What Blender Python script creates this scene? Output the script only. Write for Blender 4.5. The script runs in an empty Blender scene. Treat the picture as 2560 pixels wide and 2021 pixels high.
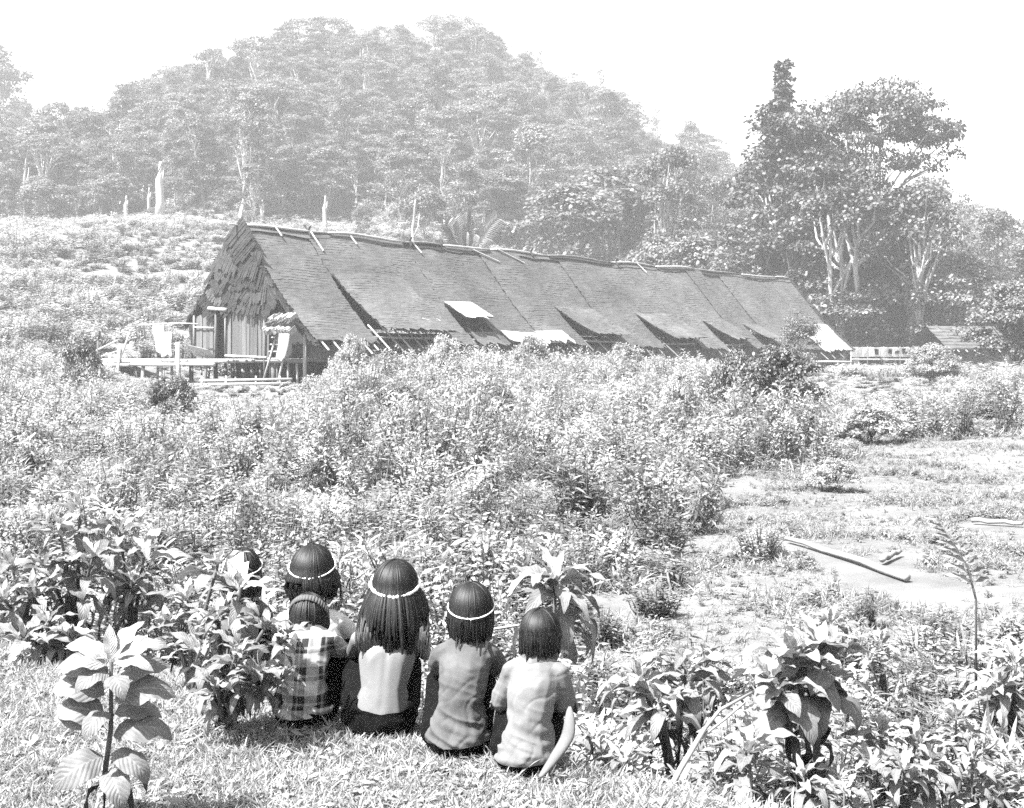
import bpy, bmesh, math
import numpy as np
from mathutils import Vector, Matrix, noise as mnoise
R = math.radians
PI = math.pi
scene = bpy.context.scene
C = scene.collection
rng = np.random.default_rng(7)

# ------------------------------------------------------------------ camera, sky, sun, exposure
CAMZ = 2.0
cam_d = bpy.data.cameras.new('camera')
cam = bpy.data.objects.new('camera', cam_d)
C.objects.link(cam)
cam.location = (0, 0, CAMZ)
cam.rotation_euler = (R(90), 0, 0)
cam_d.sensor_width = 36.0
cam_d.lens = 49.46
cam_d.shift_y = -0.0463
cam_d.clip_start = 0.1
cam_d.clip_end = 4000
scene.camera = cam

SUN_EL, SUN_AZ = 57.0, 238.0        # degrees; azimuth measured clockwise from +Y (ahead): from the left, a little behind
world = bpy.data.worlds.new('World')
scene.world = world
world.use_nodes = True
wn = world.node_tree
for n in list(wn.nodes):
    wn.nodes.remove(n)
sky = wn.nodes.new('ShaderNodeTexSky')
sky.sky_type = 'NISHITA'
sky.sun_disc = False
sky.sun_elevation = R(SUN_EL)
sky.sun_rotation = R(SUN_AZ)
sky.dust_density = 3.0
bw = wn.nodes.new('ShaderNodeRGBToBW')
bg = wn.nodes.new('ShaderNodeBackground')
bg.inputs['Strength'].default_value = 0.095
wo = wn.nodes.new('ShaderNodeOutputWorld')
wn.links.new(sky.outputs[0], bw.inputs[0])
wn.links.new(bw.outputs[0], bg.inputs['Color'])
wn.links.new(bg.outputs[0], wo.inputs[0])

sun_d = bpy.data.lights.new('sun', 'SUN')
sun_d.energy = 5.0
sun_d.angle = R(0.7)
sun_d.color = (1.0, 1.0, 1.0)
sun = bpy.data.objects.new('sun', sun_d)
C.objects.link(sun)
sv = Vector((math.sin(R(SUN_AZ)) * math.cos(R(SUN_EL)), math.cos(R(SUN_AZ)) * math.cos(R(SUN_EL)), math.sin(R(SUN_EL))))
sun.rotation_euler = sv.to_track_quat('Z', 'Y').to_euler()
sun.location = (-30, -20, 60)

scene.view_settings.view_transform = 'Standard'
scene.view_settings.look = 'None'
scene.view_settings.exposure = 2.3
scene.view_settings.gamma = 1.0
scene.view_settings.use_curve_mapping = False
HAZE = 0.00058

scene.render.engine = 'CYCLES'
cy = scene.cycles
cy.max_bounces = 5
cy.diffuse_bounces = 3
cy.glossy_bounces = 1
cy.transmission_bounces = 3
cy.volume_bounces = 1
cy.transparent_max_bounces = 4
cy.use_denoising = False
cy.caustics_reflective = False
cy.caustics_refractive = False
cy.sample_clamp_indirect = 4.0
cy.use_adaptive_sampling = True
cy.adaptive_threshold = 0.02

# ------------------------------------------------------------------ helpers
F, HY = 3517.0, 892.0


def at(px, py, d):
    """the point a pixel of the photograph shows if it lies d metres ahead"""
    return Vector(((px - 1280) / F * d, d, CAMZ - (py - HY) / F * d))


def xat(px, d):
    return (px - 1280) / F * d


def sstep(t):
    t = np.clip(t, 0, 1)
    return t * t * (3 - 2 * t)


def tag(o, label=None, cat=None, group=None, kind=None):
    if label: o['label'] = label
    if cat: o['category'] = cat
    if group: o['group'] = group
    if kind: o['kind'] = kind
    return o


def empty(name, loc, rz=0.0, label=None, cat=None, group=None):
    o = bpy.data.objects.new(name, None)
    o.empty_display_size = 0.2
    C.objects.link(o)
    o.location = loc
    o.rotation_euler = (0, 0, rz)
    return tag(o, label, cat, group)


def link(name, me, parent=None):
    o = bpy.data.objects.new(name, me)
    C.objects.link(o)
    if parent is not None:
        o.parent = parent
    return o


def mesh(name, v, f, mats, smooth=False, midx=None, uv=None):
    me = bpy.data.meshes.new(name)
    me.from_pydata(v if isinstance(v, list) else np.asarray(v).tolist(), [], f if isinstance(f, list) else np.asarray(f).tolist())
    for m in (mats if isinstance(mats, (list, tuple)) else [mats]):
        me.materials.append(m)
    if midx is not None:
        me.polygons.foreach_set('material_index', np.asarray(midx, dtype=np.int32))
    if smooth:
        me.polygons.foreach_set('use_smooth', np.ones(len(me.polygons), dtype=bool))
    if uv is not None:
        l = me.uv_layers.new(name='UVMap')
        idx = np.empty(len(me.loops), dtype=np.int32)
        me.loops.foreach_get('vertex_index', idx)
        l.data.foreach_set('uv', np.asarray(uv, dtype=np.float32)[idx].ravel())
    me.update()
    return me


class MB:
    """collects boxes, tubes and quads into one mesh"""
    def __init__(self):
        self.v, self.f, self.m = [], [], []

    def add(self, v, f, mi=0):
        o = len(self.v)
        self.v += [tuple(p) for p in v]
        self.f += [tuple(i + o for i in q) for q in f]
        self.m += [mi] * len(f)

    def box(self, c, s, rot=None, mi=0, jit=0.0):
        sx, sy, sz = s[0] / 2, s[1] / 2, s[2] / 2
        pts = [Vector((x, y, z)) for x in (-sx, sx) for y in (-sy, sy) for z in (-sz, sz)]
        if jit:
            pts = [p + Vector(rng.normal(0, jit, 3)) for p in pts]
        if rot is not None:
            pts = [rot @ p for p in pts]
        c = Vector(c)
        self.add([p + c for p in pts], [(0, 1, 3, 2), (4, 6, 7, 5), (0, 4, 5, 1), (2, 3, 7, 6), (0, 2, 6, 4), (1, 5, 7, 3)], mi)

    def tube(self, pts, rad, n=6, mi=0, cap=True):
        pts = [Vector(p) for p in pts]
        if not isinstance(rad, (list, tuple, np.ndarray)):
            rad = [rad] * len(pts)
        V, Fc = [], []
        up = Vector((0, 0, 1))
        for i, p in enumerate(pts):
            t = (pts[min(i + 1, len(pts) - 1)] - pts[max(i - 1, 0)]).normalized()
            a = t.cross(up)
            if a.length < 0.05:
                a = t.cross(Vector((1, 0, 0)))
            a.normalize()
            b = t.cross(a)
            for k in range(n):
                an = 2 * PI * k / n
                V.append(p + (a * math.cos(an) + b * math.sin(an)) * rad[i])
        for i in range(len(pts) - 1):
            for k in range(n):
                k2 = (k + 1) % n
                Fc.append((i * n + k, i * n + k2, (i + 1) * n + k2, (i + 1) * n + k))
        if cap:
            Fc.append(tuple(range(n - 1, -1, -1)))
            Fc.append(tuple((len(pts) - 1) * n + k for k in range(n)))
        self.add(V, Fc, mi)

    def build(self, name, mats, parent=None, smooth=False):
        return link(name, mesh(name, self.v, self.f, mats, smooth, self.m), parent)

    def me(self, name, mats, smooth=False):
        return mesh(name, self.v, self.f, mats, smooth, self.m)


# ------------------------------------------------------------------ materials (grey: the photograph is black and white)
def new_mat(name):
    m = bpy.data.materials.new(name)
    m.use_nodes = True
    nt = m.node_tree
    for n in list(nt.nodes):
        nt.nodes.remove(n)
    out = nt.nodes.new('ShaderNodeOutputMaterial')
    return m, nt, out


def mth(nt, op, a, b=None, c=None, clamp=False):
    n = nt.nodes.new('ShaderNodeMath')
    n.operation = op
    n.use_clamp = clamp
    for i, x in enumerate((a, b, c)):
        if x is None: continue
        if isinstance(x, (int, float)):
            n.inputs[i].default_value = x
        else:
            nt.links.new(x, n.inputs[i])
    return n.outputs[0]


def noise_fac(nt, scale, detail=3, stretch=None, coord='Object', rough=0.6):
    tc = nt.nodes.new('ShaderNodeTexCoord')
    src = tc.outputs[coord]
    if stretch:
        mp = nt.nodes.new('ShaderNodeMapping')
        mp.inputs['Scale'].default_value = stretch
        nt.links.new(src, mp.inputs[0])
        src = mp.outputs[0]
    n = nt.nodes.new('ShaderNodeTexNoise')
    n.inputs['Scale'].default_value = scale
    n.inputs['Detail'].default_value = detail
    n.inputs['Roughness'].default_value = rough
    nt.links.new(src, n.inputs['Vector'])
    return n.outputs['Fac']


def ramp(nt, fac, lo, hi, a, b):
    n = nt.nodes.new('ShaderNodeMapRange')
    n.inputs['From Min'].default_value = lo
    n.inputs['From Max'].default_value = hi
    n.inputs['To Min'].default_value = a
    n.inputs['To Max'].default_value = b
    nt.links.new(fac, n.inputs['Value'])
    return n.outputs[0]


def leaf_mat(name, base, var=0.5, rough=0.5, trans=0.3, nscale=3.0, spec=0.4, veins=False):
    """leaf: glossy front, light coming through, each copy its own tone"""
    m, nt, out = new_mat(name)
    oi = nt.nodes.new('ShaderNodeObjectInfo')
    a = ramp(nt, oi.outputs['Random'], 0, 1, 1 - var * 0.6, 1 + var * 0.6)
    b = ramp(nt, noise_fac(nt, nscale, 2), 0.3, 0.7, 1 - var, 1 + var)
    v = mth(nt, 'MULTIPLY', mth(nt, 'MULTIPLY', a, b), base)
    p = nt.nodes.new('ShaderNodeBsdfPrincipled')
    if veins:
        uvn = nt.nodes.new('ShaderNodeUVMap')
        sp = nt.nodes.new('ShaderNodeSeparateXYZ')
        nt.links.new(uvn.outputs[0], sp.inputs[0])
        ax = mth(nt, 'ABSOLUTE', mth(nt, 'SUBTRACT', sp.outputs[0], 0.5))
        ph = mth(nt, 'SUBTRACT', mth(nt, 'MULTIPLY', sp.outputs[1], 11.0), mth(nt, 'MULTIPLY', ax, 5.0))
        wv = mth(nt, 'PINGPONG', ph, 0.5)
        line = ramp(nt, wv, 0.0, 0.12, 1.35, 1.0)
        mid = ramp(nt, ax, 0.0, 0.05, 1.5, 1.0)
        bump = nt.nodes.new('ShaderNodeBump')
        bump.inputs['Strength'].default_value = 0.6
        bump.inputs['Distance'].default_value = 0.004
        nt.links.new(wv, bump.inputs['Height'])
        nt.links.new(bump.outputs[0], p.inputs['Normal'])
        v = mth(nt, 'MULTIPLY', mth(nt, 'MULTIPLY', v, line), mid)
    p.inputs['Roughness'].default_value = rough
    p.inputs['Specular IOR Level'].default_value = spec
    nt.links.new(v, p.inputs['Base Color'])
    t = nt.nodes.new('ShaderNodeBsdfTranslucent')
    nt.links.new(v, t.inputs['Color'])
    mx = nt.nodes.new('ShaderNodeMixShader')
    mx.inputs[0].default_value = trans
    nt.links.new(p.outputs[0], mx.inputs[1])
    nt.links.new(t.outputs[0], mx.inputs[2])
    nt.links.new(mx.outputs[0], out.inputs[0])
    return m


def solid_mat(name, base, var=0.35, scale=6.0, stretch=None, rough=0.85, bump=0.3, bdist=0.01, detail=4, objvar=0.0, spec=0.3, coord='Object', big=None):
    m, nt, out = new_mat(name)
    f = noise_fac(nt, scale, detail, stretch, coord)
    v = ramp(nt, f, 0.25, 0.75, base * (1 - var), base * (1 + var))
    if objvar:
        oi = nt.nodes.new('ShaderNodeObjectInfo')
        v = mth(nt, 'MULTIPLY', v, ramp(nt, oi.outputs['Random'], 0, 1, 1 - objvar, 1 + objvar))
    if big:
        v = mth(nt, 'MULTIPLY', v, ramp(nt, noise_fac(nt, big[0], 3, None, coord), 0.3, 0.7, 1 - big[1], 1 + big[1]))
    p = nt.nodes.new('ShaderNodeBsdfPrincipled')
    p.inputs['Roughness'].default_value = rough
    p.inputs['Specular IOR Level'].default_value = spec
    nt.links.new(v, p.inputs['Base Color'])
    if bump:
        b = nt.nodes.new('ShaderNodeBump')
        b.inputs['Strength'].default_value = bump
        b.inputs['Distance'].default_value = bdist
        nt.links.new(f, b.inputs['Height'])
        nt.links.new(b.outputs[0], p.inputs['Normal'])
    nt.links.new(p.outputs[0], out.inputs[0])
    return m


M = {}
M['ground'] = solid_mat('ground_soil', 0.105, 0.35, 1.6, None, 0.95, 0.6, 0.05, 8, coord='Object', big=(0.12, 0.25))
M['grass'] = leaf_mat('grass_blade', 0.26, 0.35, 0.5, 0.4, 2.0)
M['scrub'] = leaf_mat('scrub_leaf', 0.31, 0.45, 0.45, 0.42, 2.5)
M['scrub_dark'] = leaf_mat('dark_shrub_leaf', 0.11, 0.5, 0.45, 0.2, 2.5)
M['weed'] = leaf_mat('weed_leaf', 0.2, 0.4, 0.5, 0.35, 3.0)
M['forest'] = leaf_mat('forest_leaf', 0.115, 0.4, 0.55, 0.3, 0.25)
M['bigtree'] = leaf_mat('big_tree_leaf', 0.085, 0.4, 0.5, 0.2, 0.35)
M['bark'] = solid_mat('pale_bark', 0.3, 0.35, 3.0, (1, 1, 0.25), 0.9, 0.3)
M['bark_mid'] = solid_mat('grey_bark', 0.2, 0.35, 3.0, (1, 1, 0.25), 0.9, 0.3)
M['stem'] = solid_mat('green_stem', 0.08, 0.3, 20, None, 0.8, 0.1)
M['woolly'] = leaf_mat('woolly_leaf', 0.135, 0.2, 0.6, 0.22, 6.0, 0.3, veins=True)
M['woolly_pale'] = leaf_mat('young_woolly_leaf', 0.23, 0.15, 0.6, 0.3, 6.0, 0.3, veins=True)
M['wilted'] = leaf_mat('wilted_leaf', 0.04, 0.4, 0.8, 0.1, 8.0, 0.2)
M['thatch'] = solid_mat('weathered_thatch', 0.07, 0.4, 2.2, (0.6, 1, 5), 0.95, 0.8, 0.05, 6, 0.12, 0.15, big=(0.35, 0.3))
M['thatch_pale'] = solid_mat('new_pale_thatch', 0.24, 0.25, 2.2, (0.6, 1, 5), 0.95, 0.6, 0.04, 6, 0.1, 0.15)
M['thatch_dark'] = solid_mat('old_dark_thatch', 0.026, 0.5, 3.0, (1, 1, 1), 0.95, 0.8, 0.04, 6, 0.45, 0.15)
M['wood'] = solid_mat('weathered_wood', 0.1, 0.35, 3.0, (1, 1, 0.15), 0.85, 0.3, 0.01, 4, 0.25)
M['bamboo'] = solid_mat('pale_bamboo', 0.27, 0.25, 2.0, None, 0.6, 0.1, 0.005, 3, 0.2)
M['wallwood'] = solid_mat('wall_board', 0.075, 0.3, 2.5, (6, 6, 0.3), 0.85, 0.4, 0.02, 4, 0.3)
M['dark'] = solid_mat('interior_shade_and_pegs', 0.02, 0.4, 2.0, None, 0.95, 0)  # interior shade painted in as near-black; ridge pegs share the tone
M['cloth_white'] = solid_mat('white_cloth', 0.5, 0.08, 4, None, 0.9, 0.2)
M['cloth_grey'] = solid_mat('grey_cloth', 0.28, 0.2, 4, None, 0.9, 0.2)
M['skin'] = solid_mat('skin', 0.125, 0.1, 9, None, 0.5, 0.05, 0.002, 4, 0, 0.35)
M['skin_dark'] = solid_mat('tanned_skin', 0.06, 0.1, 9, None, 0.5, 0.05, 0.002, 4, 0, 0.35)
M['black_cloth'] = solid_mat('black_cloth', 0.004, 0.4, 30, None, 0.95, 0.3, 0.003, 4, 0, 0.05)
M['dark_tee'] = solid_mat('faded_dark_tee', 0.07, 0.3, 11, None, 0.9, 0.5, 0.004, 6, 0, 0.2, big=(7.0, 0.3))
M['light_tee'] = solid_mat('worn_light_tee', 0.12, 0.15, 12, None, 0.9, 0.5, 0.004, 6, 0, 0.2, big=(8.0, 0.15))
M['white_top'] = solid_mat('white_top', 0.42, 0.06, 12, None, 0.9, 0.3, 0.003)
M['band'] = solid_mat('pale_bead_band', 0.62, 0.2, 60, None, 0.6, 0.2, 0.002)
M['band_grey'] = solid_mat('grey_head_cloth', 0.07, 0.2, 60, None, 0.9, 0.3, 0.002)
M['bead'] = solid_mat('white_bead', 0.8, 0.05, 40, None, 0.3, 0)
M['sheath'] = solid_mat('dry_husk', 0.10, 0.3, 14, (1, 1, 0.3), 0.8, 0.4, 0.004)


def hair_mat():
    m, nt, out = new_mat('black_hair')
    f = noise_fac(nt, 240, 2, (1, 1, 0.08))
    p = nt.nodes.new('ShaderNodeBsdfPrincipled')
    nt.links.new(ramp(nt, f, 0.3, 0.7, 0.001, 0.010), p.inputs['Base Color'])
    p.inputs['Roughness'].default_value = 0.56
    p.inputs['Specular IOR Level'].default_value = 0.3
    nt.links.new(p.outputs[0], out.inputs[0])
    return m


def plaid_mat():
    m, nt, out = new_mat('plaid_cloth')
    tc = nt.nodes.new('ShaderNodeTexCoord')
    sp = nt.nodes.new('ShaderNodeSeparateXYZ')
    nt.links.new(tc.outputs['Object'], sp.inputs[0])

    def bands(c, period, off):
        u = mth(nt, 'FRACT', mth(nt, 'ADD', mth(nt, 'DIVIDE', c, period), off))
        a = mth(nt, 'GREATER_THAN', u, 0.5)
        s = mth(nt, 'MULTIPLY', mth(nt, 'GREATER_THAN', u, 0.14), mth(nt, 'LESS_THAN', u, 0.22))
        return mth(nt, 'ADD', mth(nt, 'MULTIPLY', a, 0.55), mth(nt, 'MULTIPLY', s, 0.3))
    s = mth(nt, 'ADD', bands(sp.outputs[0], 0.085, 0.28), bands(sp.outputs[2], 0.095, 0.1))
    v = ramp(nt, s, 0.0, 1.1, 0.02, 0.34)
    v = mth(nt, 'MULTIPLY', v, ramp(nt, noise_fac(nt, 25, 4), 0.3, 0.7, 0.85, 1.15))
    p = nt.nodes.new('ShaderNodeBsdfPrincipled')
    p.inputs['Roughness'].default_value = 0.9
    p.inputs['Specular IOR Level'].default_value = 0.15
    nt.links.new(v, p.inputs['Base Color'])
    nt.links.new(p.outputs[0], out.inputs[0])
    return m


M['hair'] = hair_mat()
M['plaid'] = plaid_mat()

# ------------------------------------------------------------------ ground
EA, EB = np.array([-2.1, 6.35]), np.array([0.45, 4.2])      # the lip of the bank the children sit on
EN = np.array([-0.645, -0.765])
UX = [-160, -120, -73, -44, -16, 12.5, 35, 58, 80, 160]
ZF = [19, 19, 19.5, 21.5, 18.5, 14.5, 9, 4.2, 3.6, 4.0]
CXp = [640, 760, 1000, 1200, 1340, 1500, 1600, 1720, 1850, 2000, 2360, 2560]
CYp = [105, 70, 72, 88, 150, 215, 285, 330, 395, 440, 490, 530]
CX = [-230, -175, -140, -112, -88] + [(p - 1280) / F * 330 for p in CXp] + [150, 220]
CZ = [40, 48, 55, 54, 50] + [2 + (HY - q) / F * 330 - 13 for q in CYp] + [20, 24]


def gz(x, y):
    x = np.asarray(x, float); y = np.asarray(y, float)
    s = (x - EB[0]) * EN[0] + (y - EB[1]) * EN[1]
    bank = 0.65 * sstep((s + 1.9) / 1.95) + 0.02 * np.clip(s, 0, 4)
    bank = bank * (1 - sstep((np.abs(x) - 14) / 12))
    y0 = np.interp(x, [-90, -40, -22, -18, -14.4, 23.2, 27, 60, 200], [44, 46, 60, 74, 79, 123.5, 128, 135, 140])
    zf = np.interp(x, UX, ZF)
    yf = np.interp(x, [-160, -60, 0, 80], [215, 200, 200, 200])
    yc = np.interp(x, [-130, -75, 60, 200], [450, 330, 330, 330])
    zc = np.interp(x, CX, CZ)
    t1 = np.clip((y - y0) / (yf - y0), 0, 1)
    t2 = (y - yf) / (yc - yf)
    h = zf * (0.35 * t1 * t1 + 0.65 * sstep(t1)) + (np.maximum(zc - zf, 0)) * (0.62 * np.clip(t2, 0, 1) + 0.38 * sstep(t2))
    h = h + 0.6 * sstep((y - 55) / 20) * (1 - sstep((y - 85) / 40))
    h = h - 0.08 * np.clip(y - 520, 0, 700)
    rough = 0.05 * np.sin(x * 1.3 + y * 0.7) + 0.06 * np.sin(x * 0.37 - y * 0.51 + 1.0) + 0.5 * np.sin(x * 0.09 + 2) * np.sin(y * 0.07) * sstep((y - 100) / 60)
    return np.maximum(h + bank + rough * sstep((y - 7) / 8), -0.1)


def spaced(lo, hi, d0, grow, c):
    a = [c]
    d = d0
    while a[-1] < hi:
        a.append(a[-1] + d); d = d * grow
    b = [c]
    d = d0
    while b[-1] > lo:
        b.append(b[-1] - d); d = d * grow
    return np.array(sorted(set(a + b)))


gxs = spaced(-900, 900, 0.14, 1.055, -0.3)
gys = np.concatenate([spaced(-80, 9, 0.14, 1.035, 5.0), spaced(9.4, 1250, 0.4, 1.016, 9.4)])
gys = np.array(sorted(set(np.round(gys, 4))))
GX, GY = np.meshgrid(gxs, gys)
GZ = gz(GX, GY)
nx, ny = len(gxs), len(gys)
gv = np.stack([GX.ravel(), GY.ravel(), GZ.ravel()], 1)
ii = (np.arange(ny - 1)[:, None] * nx + np.arange(nx - 1)[None, :]).ravel()
gf = np.stack([ii, ii + 1, ii + nx + 1, ii + nx], 1)
ground = link('ground', mesh('ground', gv, gf, M['ground'], True))
tag(ground, 'rough ground of the clearing rising to the wooded hill', kind='structure')

# ------------------------------------------------------------------ haze
GXT, GYT, GZT = gxs[-1] + 5, gys[-1] + 5, float(GZ.max()) + 36
hm = bpy.data.materials.new('hazy_air')
hm.use_nodes = True
hn = hm.node_tree
for n in list(hn.nodes):
    hn.nodes.remove(n)
ho = hn.nodes.new('ShaderNodeOutputMaterial')
hv = hn.nodes.new('ShaderNodeVolumePrincipled')
hv.inputs['Color'].default_value = (0.97, 0.97, 0.97, 1)
hv.inputs['Density'].default_value = HAZE
hv.inputs['Anisotropy'].default_value = 0.0
hn.links.new(hv.outputs[0], ho.inputs['Volume'])
hb = MB()
hb.box(((gxs[0] + gxs[-1]) / 2, (gys[0] + gys[-1]) / 2, (GZT - 1.4) / 2), (gxs[-1] - gxs[0] + 10, gys[-1] - gys[0] + 10, GZT + 1.4))
hz = hb.build('haze', hm)
tag(hz, 'pale humid haze over the valley and hill', kind='stuff')

# ------------------------------------------------------------------ longhouse
TW, TB = M['wood'], M['bamboo']
HL = 58.3
P0 = Vector((-14.39, 75.0, 0))
house = empty('longhouse', P0, R(49.507), 'long stilted longhouse under a weathered palm thatch roof with propped flaps', 'house')
PRY = [0, 3.1, 4.6, 6.0]
PRZ = [8.87, 5.35, 3.9, 2.75]
PRS = np.concatenate([[0], np.cumsum(np.hypot(np.diff(PRY), np.diff(PRZ)))])
SL = PRS[-1]


def roof_pt(t, s, lift=0.0, back=False):
    q = min(max(s, 0), 1.2) * SL
    if q <= SL:
        y = float(np.interp(q, PRS, PRY)); z = float(np.interp(q, PRS, PRZ))
    else:
        y = PRY[-1] + (q - SL) * 0.77; z = PRZ[-1] - (q - SL) * 0.63
    sag = -0.37 * t / HL + 0.05 * math.sin(t * 0.33) * (1 - s * 0.6) + 0.05 * math.sin(t * 0.9 + 1)
    e = 0.05
    q2 = min(q + e, SL); q1 = max(q2 - 2 * e, 0)
    ny_ = -(float(np.interp(q2, PRS, PRZ)) - float(np.interp(q1, PRS, PRZ)))
    nz_ = float(np.interp(q2, PRS, PRY)) - float(np.interp(q1, PRS, PRY))
    l = math.hypot(ny_, nz_) or 1
    y += ny_ / l * lift; z += nz_ / l * lift
    return Vector((t, y if back else -y, z + sag))


def thatch_panel(name, t0, t1, s0, s1, mat, lift0=0.0, hinge=0.0, back=False, seed=0, rows=None, ragged=0.05):
    """one strip of thatch: overlapping courses, each course a step proud of the next, ragged at its lower edge"""
    r = np.random.default_rng(seed)
    n = rows or max(3, int(round((s1 - s0) * SL / 0.21)))
    m = max(3, int(round((t1 - t0) / 0.22)))
    V, Fc = [], []
    ts = np.linspace(t0, t1, m + 1)
    for i in range(n):
        a = s0 + (s1 - s0) * i / n
        b = s0 + (s1 - s0) * (i + 1) / n + 0.004
        last = i == n - 1
        base = len(V)
        edge = r.normal(0, ragged * 0.5 if not last else ragged, m + 1)
        wob = 0.012 * np.sin(ts * 0.9 + i * 0.4 + seed) + r.normal(0, 0.007, m + 1)
        for k, t in enumerate(ts):
            up = lambda s_: lift0 + hinge * max(0.0, (s_ - s0)) * SL
            tj = t + (r.normal(0, 0.03) if 0 < k < m else r.normal(0, 0.035))
            sb = b + edge[k] / SL * (1.0 if not last else 2.2)
            p0 = roof_pt(tj, a, up(a) + 0.005, back)
            p1 = roof_pt(tj, sb, up(sb) + 0.008 + wob[k], back)
            p2 = roof_pt(tj, sb, up(sb) - 0.012, back)
            V += [p0, p1, p2]
        for k in range(m):
            q = base + k * 3
            Fc += [(q, q + 3, q + 4, q + 1), (q + 1, q + 4, q + 5, q + 2)]
        Fc += [(base, base + 1, base + 2), (base + m * 3, base + m * 3 + 2, base + m * 3 + 1)]
    # underside, painted near-black as the shade inside the flap openings
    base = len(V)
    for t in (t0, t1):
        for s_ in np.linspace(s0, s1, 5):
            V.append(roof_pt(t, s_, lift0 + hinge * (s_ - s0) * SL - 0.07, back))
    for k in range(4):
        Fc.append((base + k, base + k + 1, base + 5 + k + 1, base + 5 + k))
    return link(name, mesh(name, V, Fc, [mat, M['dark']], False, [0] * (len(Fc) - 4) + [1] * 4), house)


front = [(0, 4.4), (4.4, 10.0), (10.0, 12.1), (12.1, 14.6), (14.6, 18.6), (18.6, 22.4), (22.4, 26.6), (26.6, 31.2), (31.2, 35.6), (35.6, 39.2),
         (39.2, 42.2), (42.2, 44.4), (44.4, 46.8), (46.8, 50.6), (50.6, 54.6), (54.6, HL)]
flaps = {1: (0.38, 0.13, 0.985), 3: (0.58, 0.30, 0.80), 6: (0.575, 0.25, 0.98), 8: (0.595, 0.25, 1.0), 10: (0.64, 0.27, 0.98), 12: (0.665, 0.28, 0.93)}
for i, (a, b) in enumerate(front):
    lift = 0.05 * (i % 2) + 0.02 * ((i * 7) % 3)
    if i in flaps:
        h, ang, e = flaps[i]
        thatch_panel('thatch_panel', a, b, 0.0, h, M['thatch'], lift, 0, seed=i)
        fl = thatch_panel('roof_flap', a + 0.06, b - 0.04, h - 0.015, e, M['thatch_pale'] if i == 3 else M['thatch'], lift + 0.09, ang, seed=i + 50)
        if i == 3: fl['label'] = 'pale new thatch flap propped open'
        if i == 3:
            thatch_panel('thatch_panel', a + 0.4, b, 0.86, 0.99, M['thatch'], 0.02, 0, seed=i + 90)
    elif i == 15:
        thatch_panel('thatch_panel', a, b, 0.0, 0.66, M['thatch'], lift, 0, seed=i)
        o = thatch_panel('thatch_panel', 53.2, b + 0.3, 0.62, 1.0, M['thatch_pale'], lift + 0.09, 0.0, seed=i + 50)
        o['label'] = 'pale fresh thatch patch at the far eave'
    else:
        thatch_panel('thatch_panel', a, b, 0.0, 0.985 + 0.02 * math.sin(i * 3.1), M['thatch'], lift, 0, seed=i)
# pale layered fringes along the lower roof
for (a, b, s0, s1) in ((5.0, 9.6, 0.83, 0.95), (15.0, 18.2, 0.86, 1.0), (18.2, 21.0, 0.84, 0.99)):
    o = thatch_panel('eave_fringe', a, b, s0, s1, M['thatch_pale'], 0.15 if a > 6 else 0.13 + 0.15 * 3.6, 0.1, seed=int(a * 10), rows=4, ragged=0.09)
# back slope, in wide strips
for i in range(12):
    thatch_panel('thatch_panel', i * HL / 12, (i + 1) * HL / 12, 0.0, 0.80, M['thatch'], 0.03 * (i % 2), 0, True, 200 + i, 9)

# ridge: bark and bamboo lengths lying along it
tt = 0.0
k = 0
while tt < HL - 0.5:
    L_ = min(float(rng.uniform(3.5, 7.5)), HL - tt)
    mb = MB()
    z_off = float(rng.uniform(0.0, 0.05))
    pale = k % 3 != 2
    pts = [roof_pt(tt + L_ * q, 0) + Vector((0, -0.05 - 0.12 * (k % 2), 0.06 + z_off + 0.05 * math.sin(q * 3))) for q in np.linspace(0, 1.04, 6)]
    mb.tube(pts, [0.06, 0.085, 0.08, 0.085, 0.07, 0.05], 7)
    mb.build('ridge_pole', [TB if pale else TW], house, True)
    mb = MB()
    for sd in (-1, 1):
        v = []
        for q in np.linspace(0, 1, 8):
            t = tt + L_ * q
            a = roof_pt(t, 0, 0.10, sd > 0); b = roof_pt(t, 0.045 + 0.008 * float(rng.normal()), 0.10, sd > 0)
            a.y = 0
            v += [a + Vector((0, 0, 0.03)), b]
        mb.add(v, [(2 * q, 2 * q + 1, 2 * q + 3, 2 * q + 2) for q in range(7)])
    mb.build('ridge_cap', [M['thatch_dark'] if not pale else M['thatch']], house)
    tt += L_; k += 1
mb = MB(); mb.tube([Vector((-0.9, 0, 9.02)), Vector((0.6, 0.02, 8.98))], 0.06, 6)
mb.build('ridge_pole', [TB], house)
for (t, s1, dt) in ((4.7, 0.17, 0.1), (7.6, 0.09, 0.15), (12.8, 0.1, 0.2), (17.9, 0.13, 2.0), (20.5, 0.13, 1.9), (36.0, 0.1, 0.4), (2.2, 0.07, 0.1)):
    mb = MB()
    mb.tube([roof_pt(t, 0.0, 0.2), roof_pt(t + dt, s1, 0.17)], 0.05, 6)
    mb.build('roof_stick', [TB], house)
mb = MB()     # crossed pegs at the ridge
for t in (4.6, 12.6, 24.0, 33.5):
    mb = MB()
    c = roof_pt(t, 0)
    mb.tube([c + Vector((-0.1, -0.35, -0.1)), c + Vector((0.05, 0.30, 0.5))], 0.06, 5)
    mb.tube([c + Vector((0.1, 0.35, -0.1)), c + Vector((0.0, -0.25, 0.42))], 0.06, 5)
    mb.build('ridge_peg', [M['dark']], house)

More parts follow.
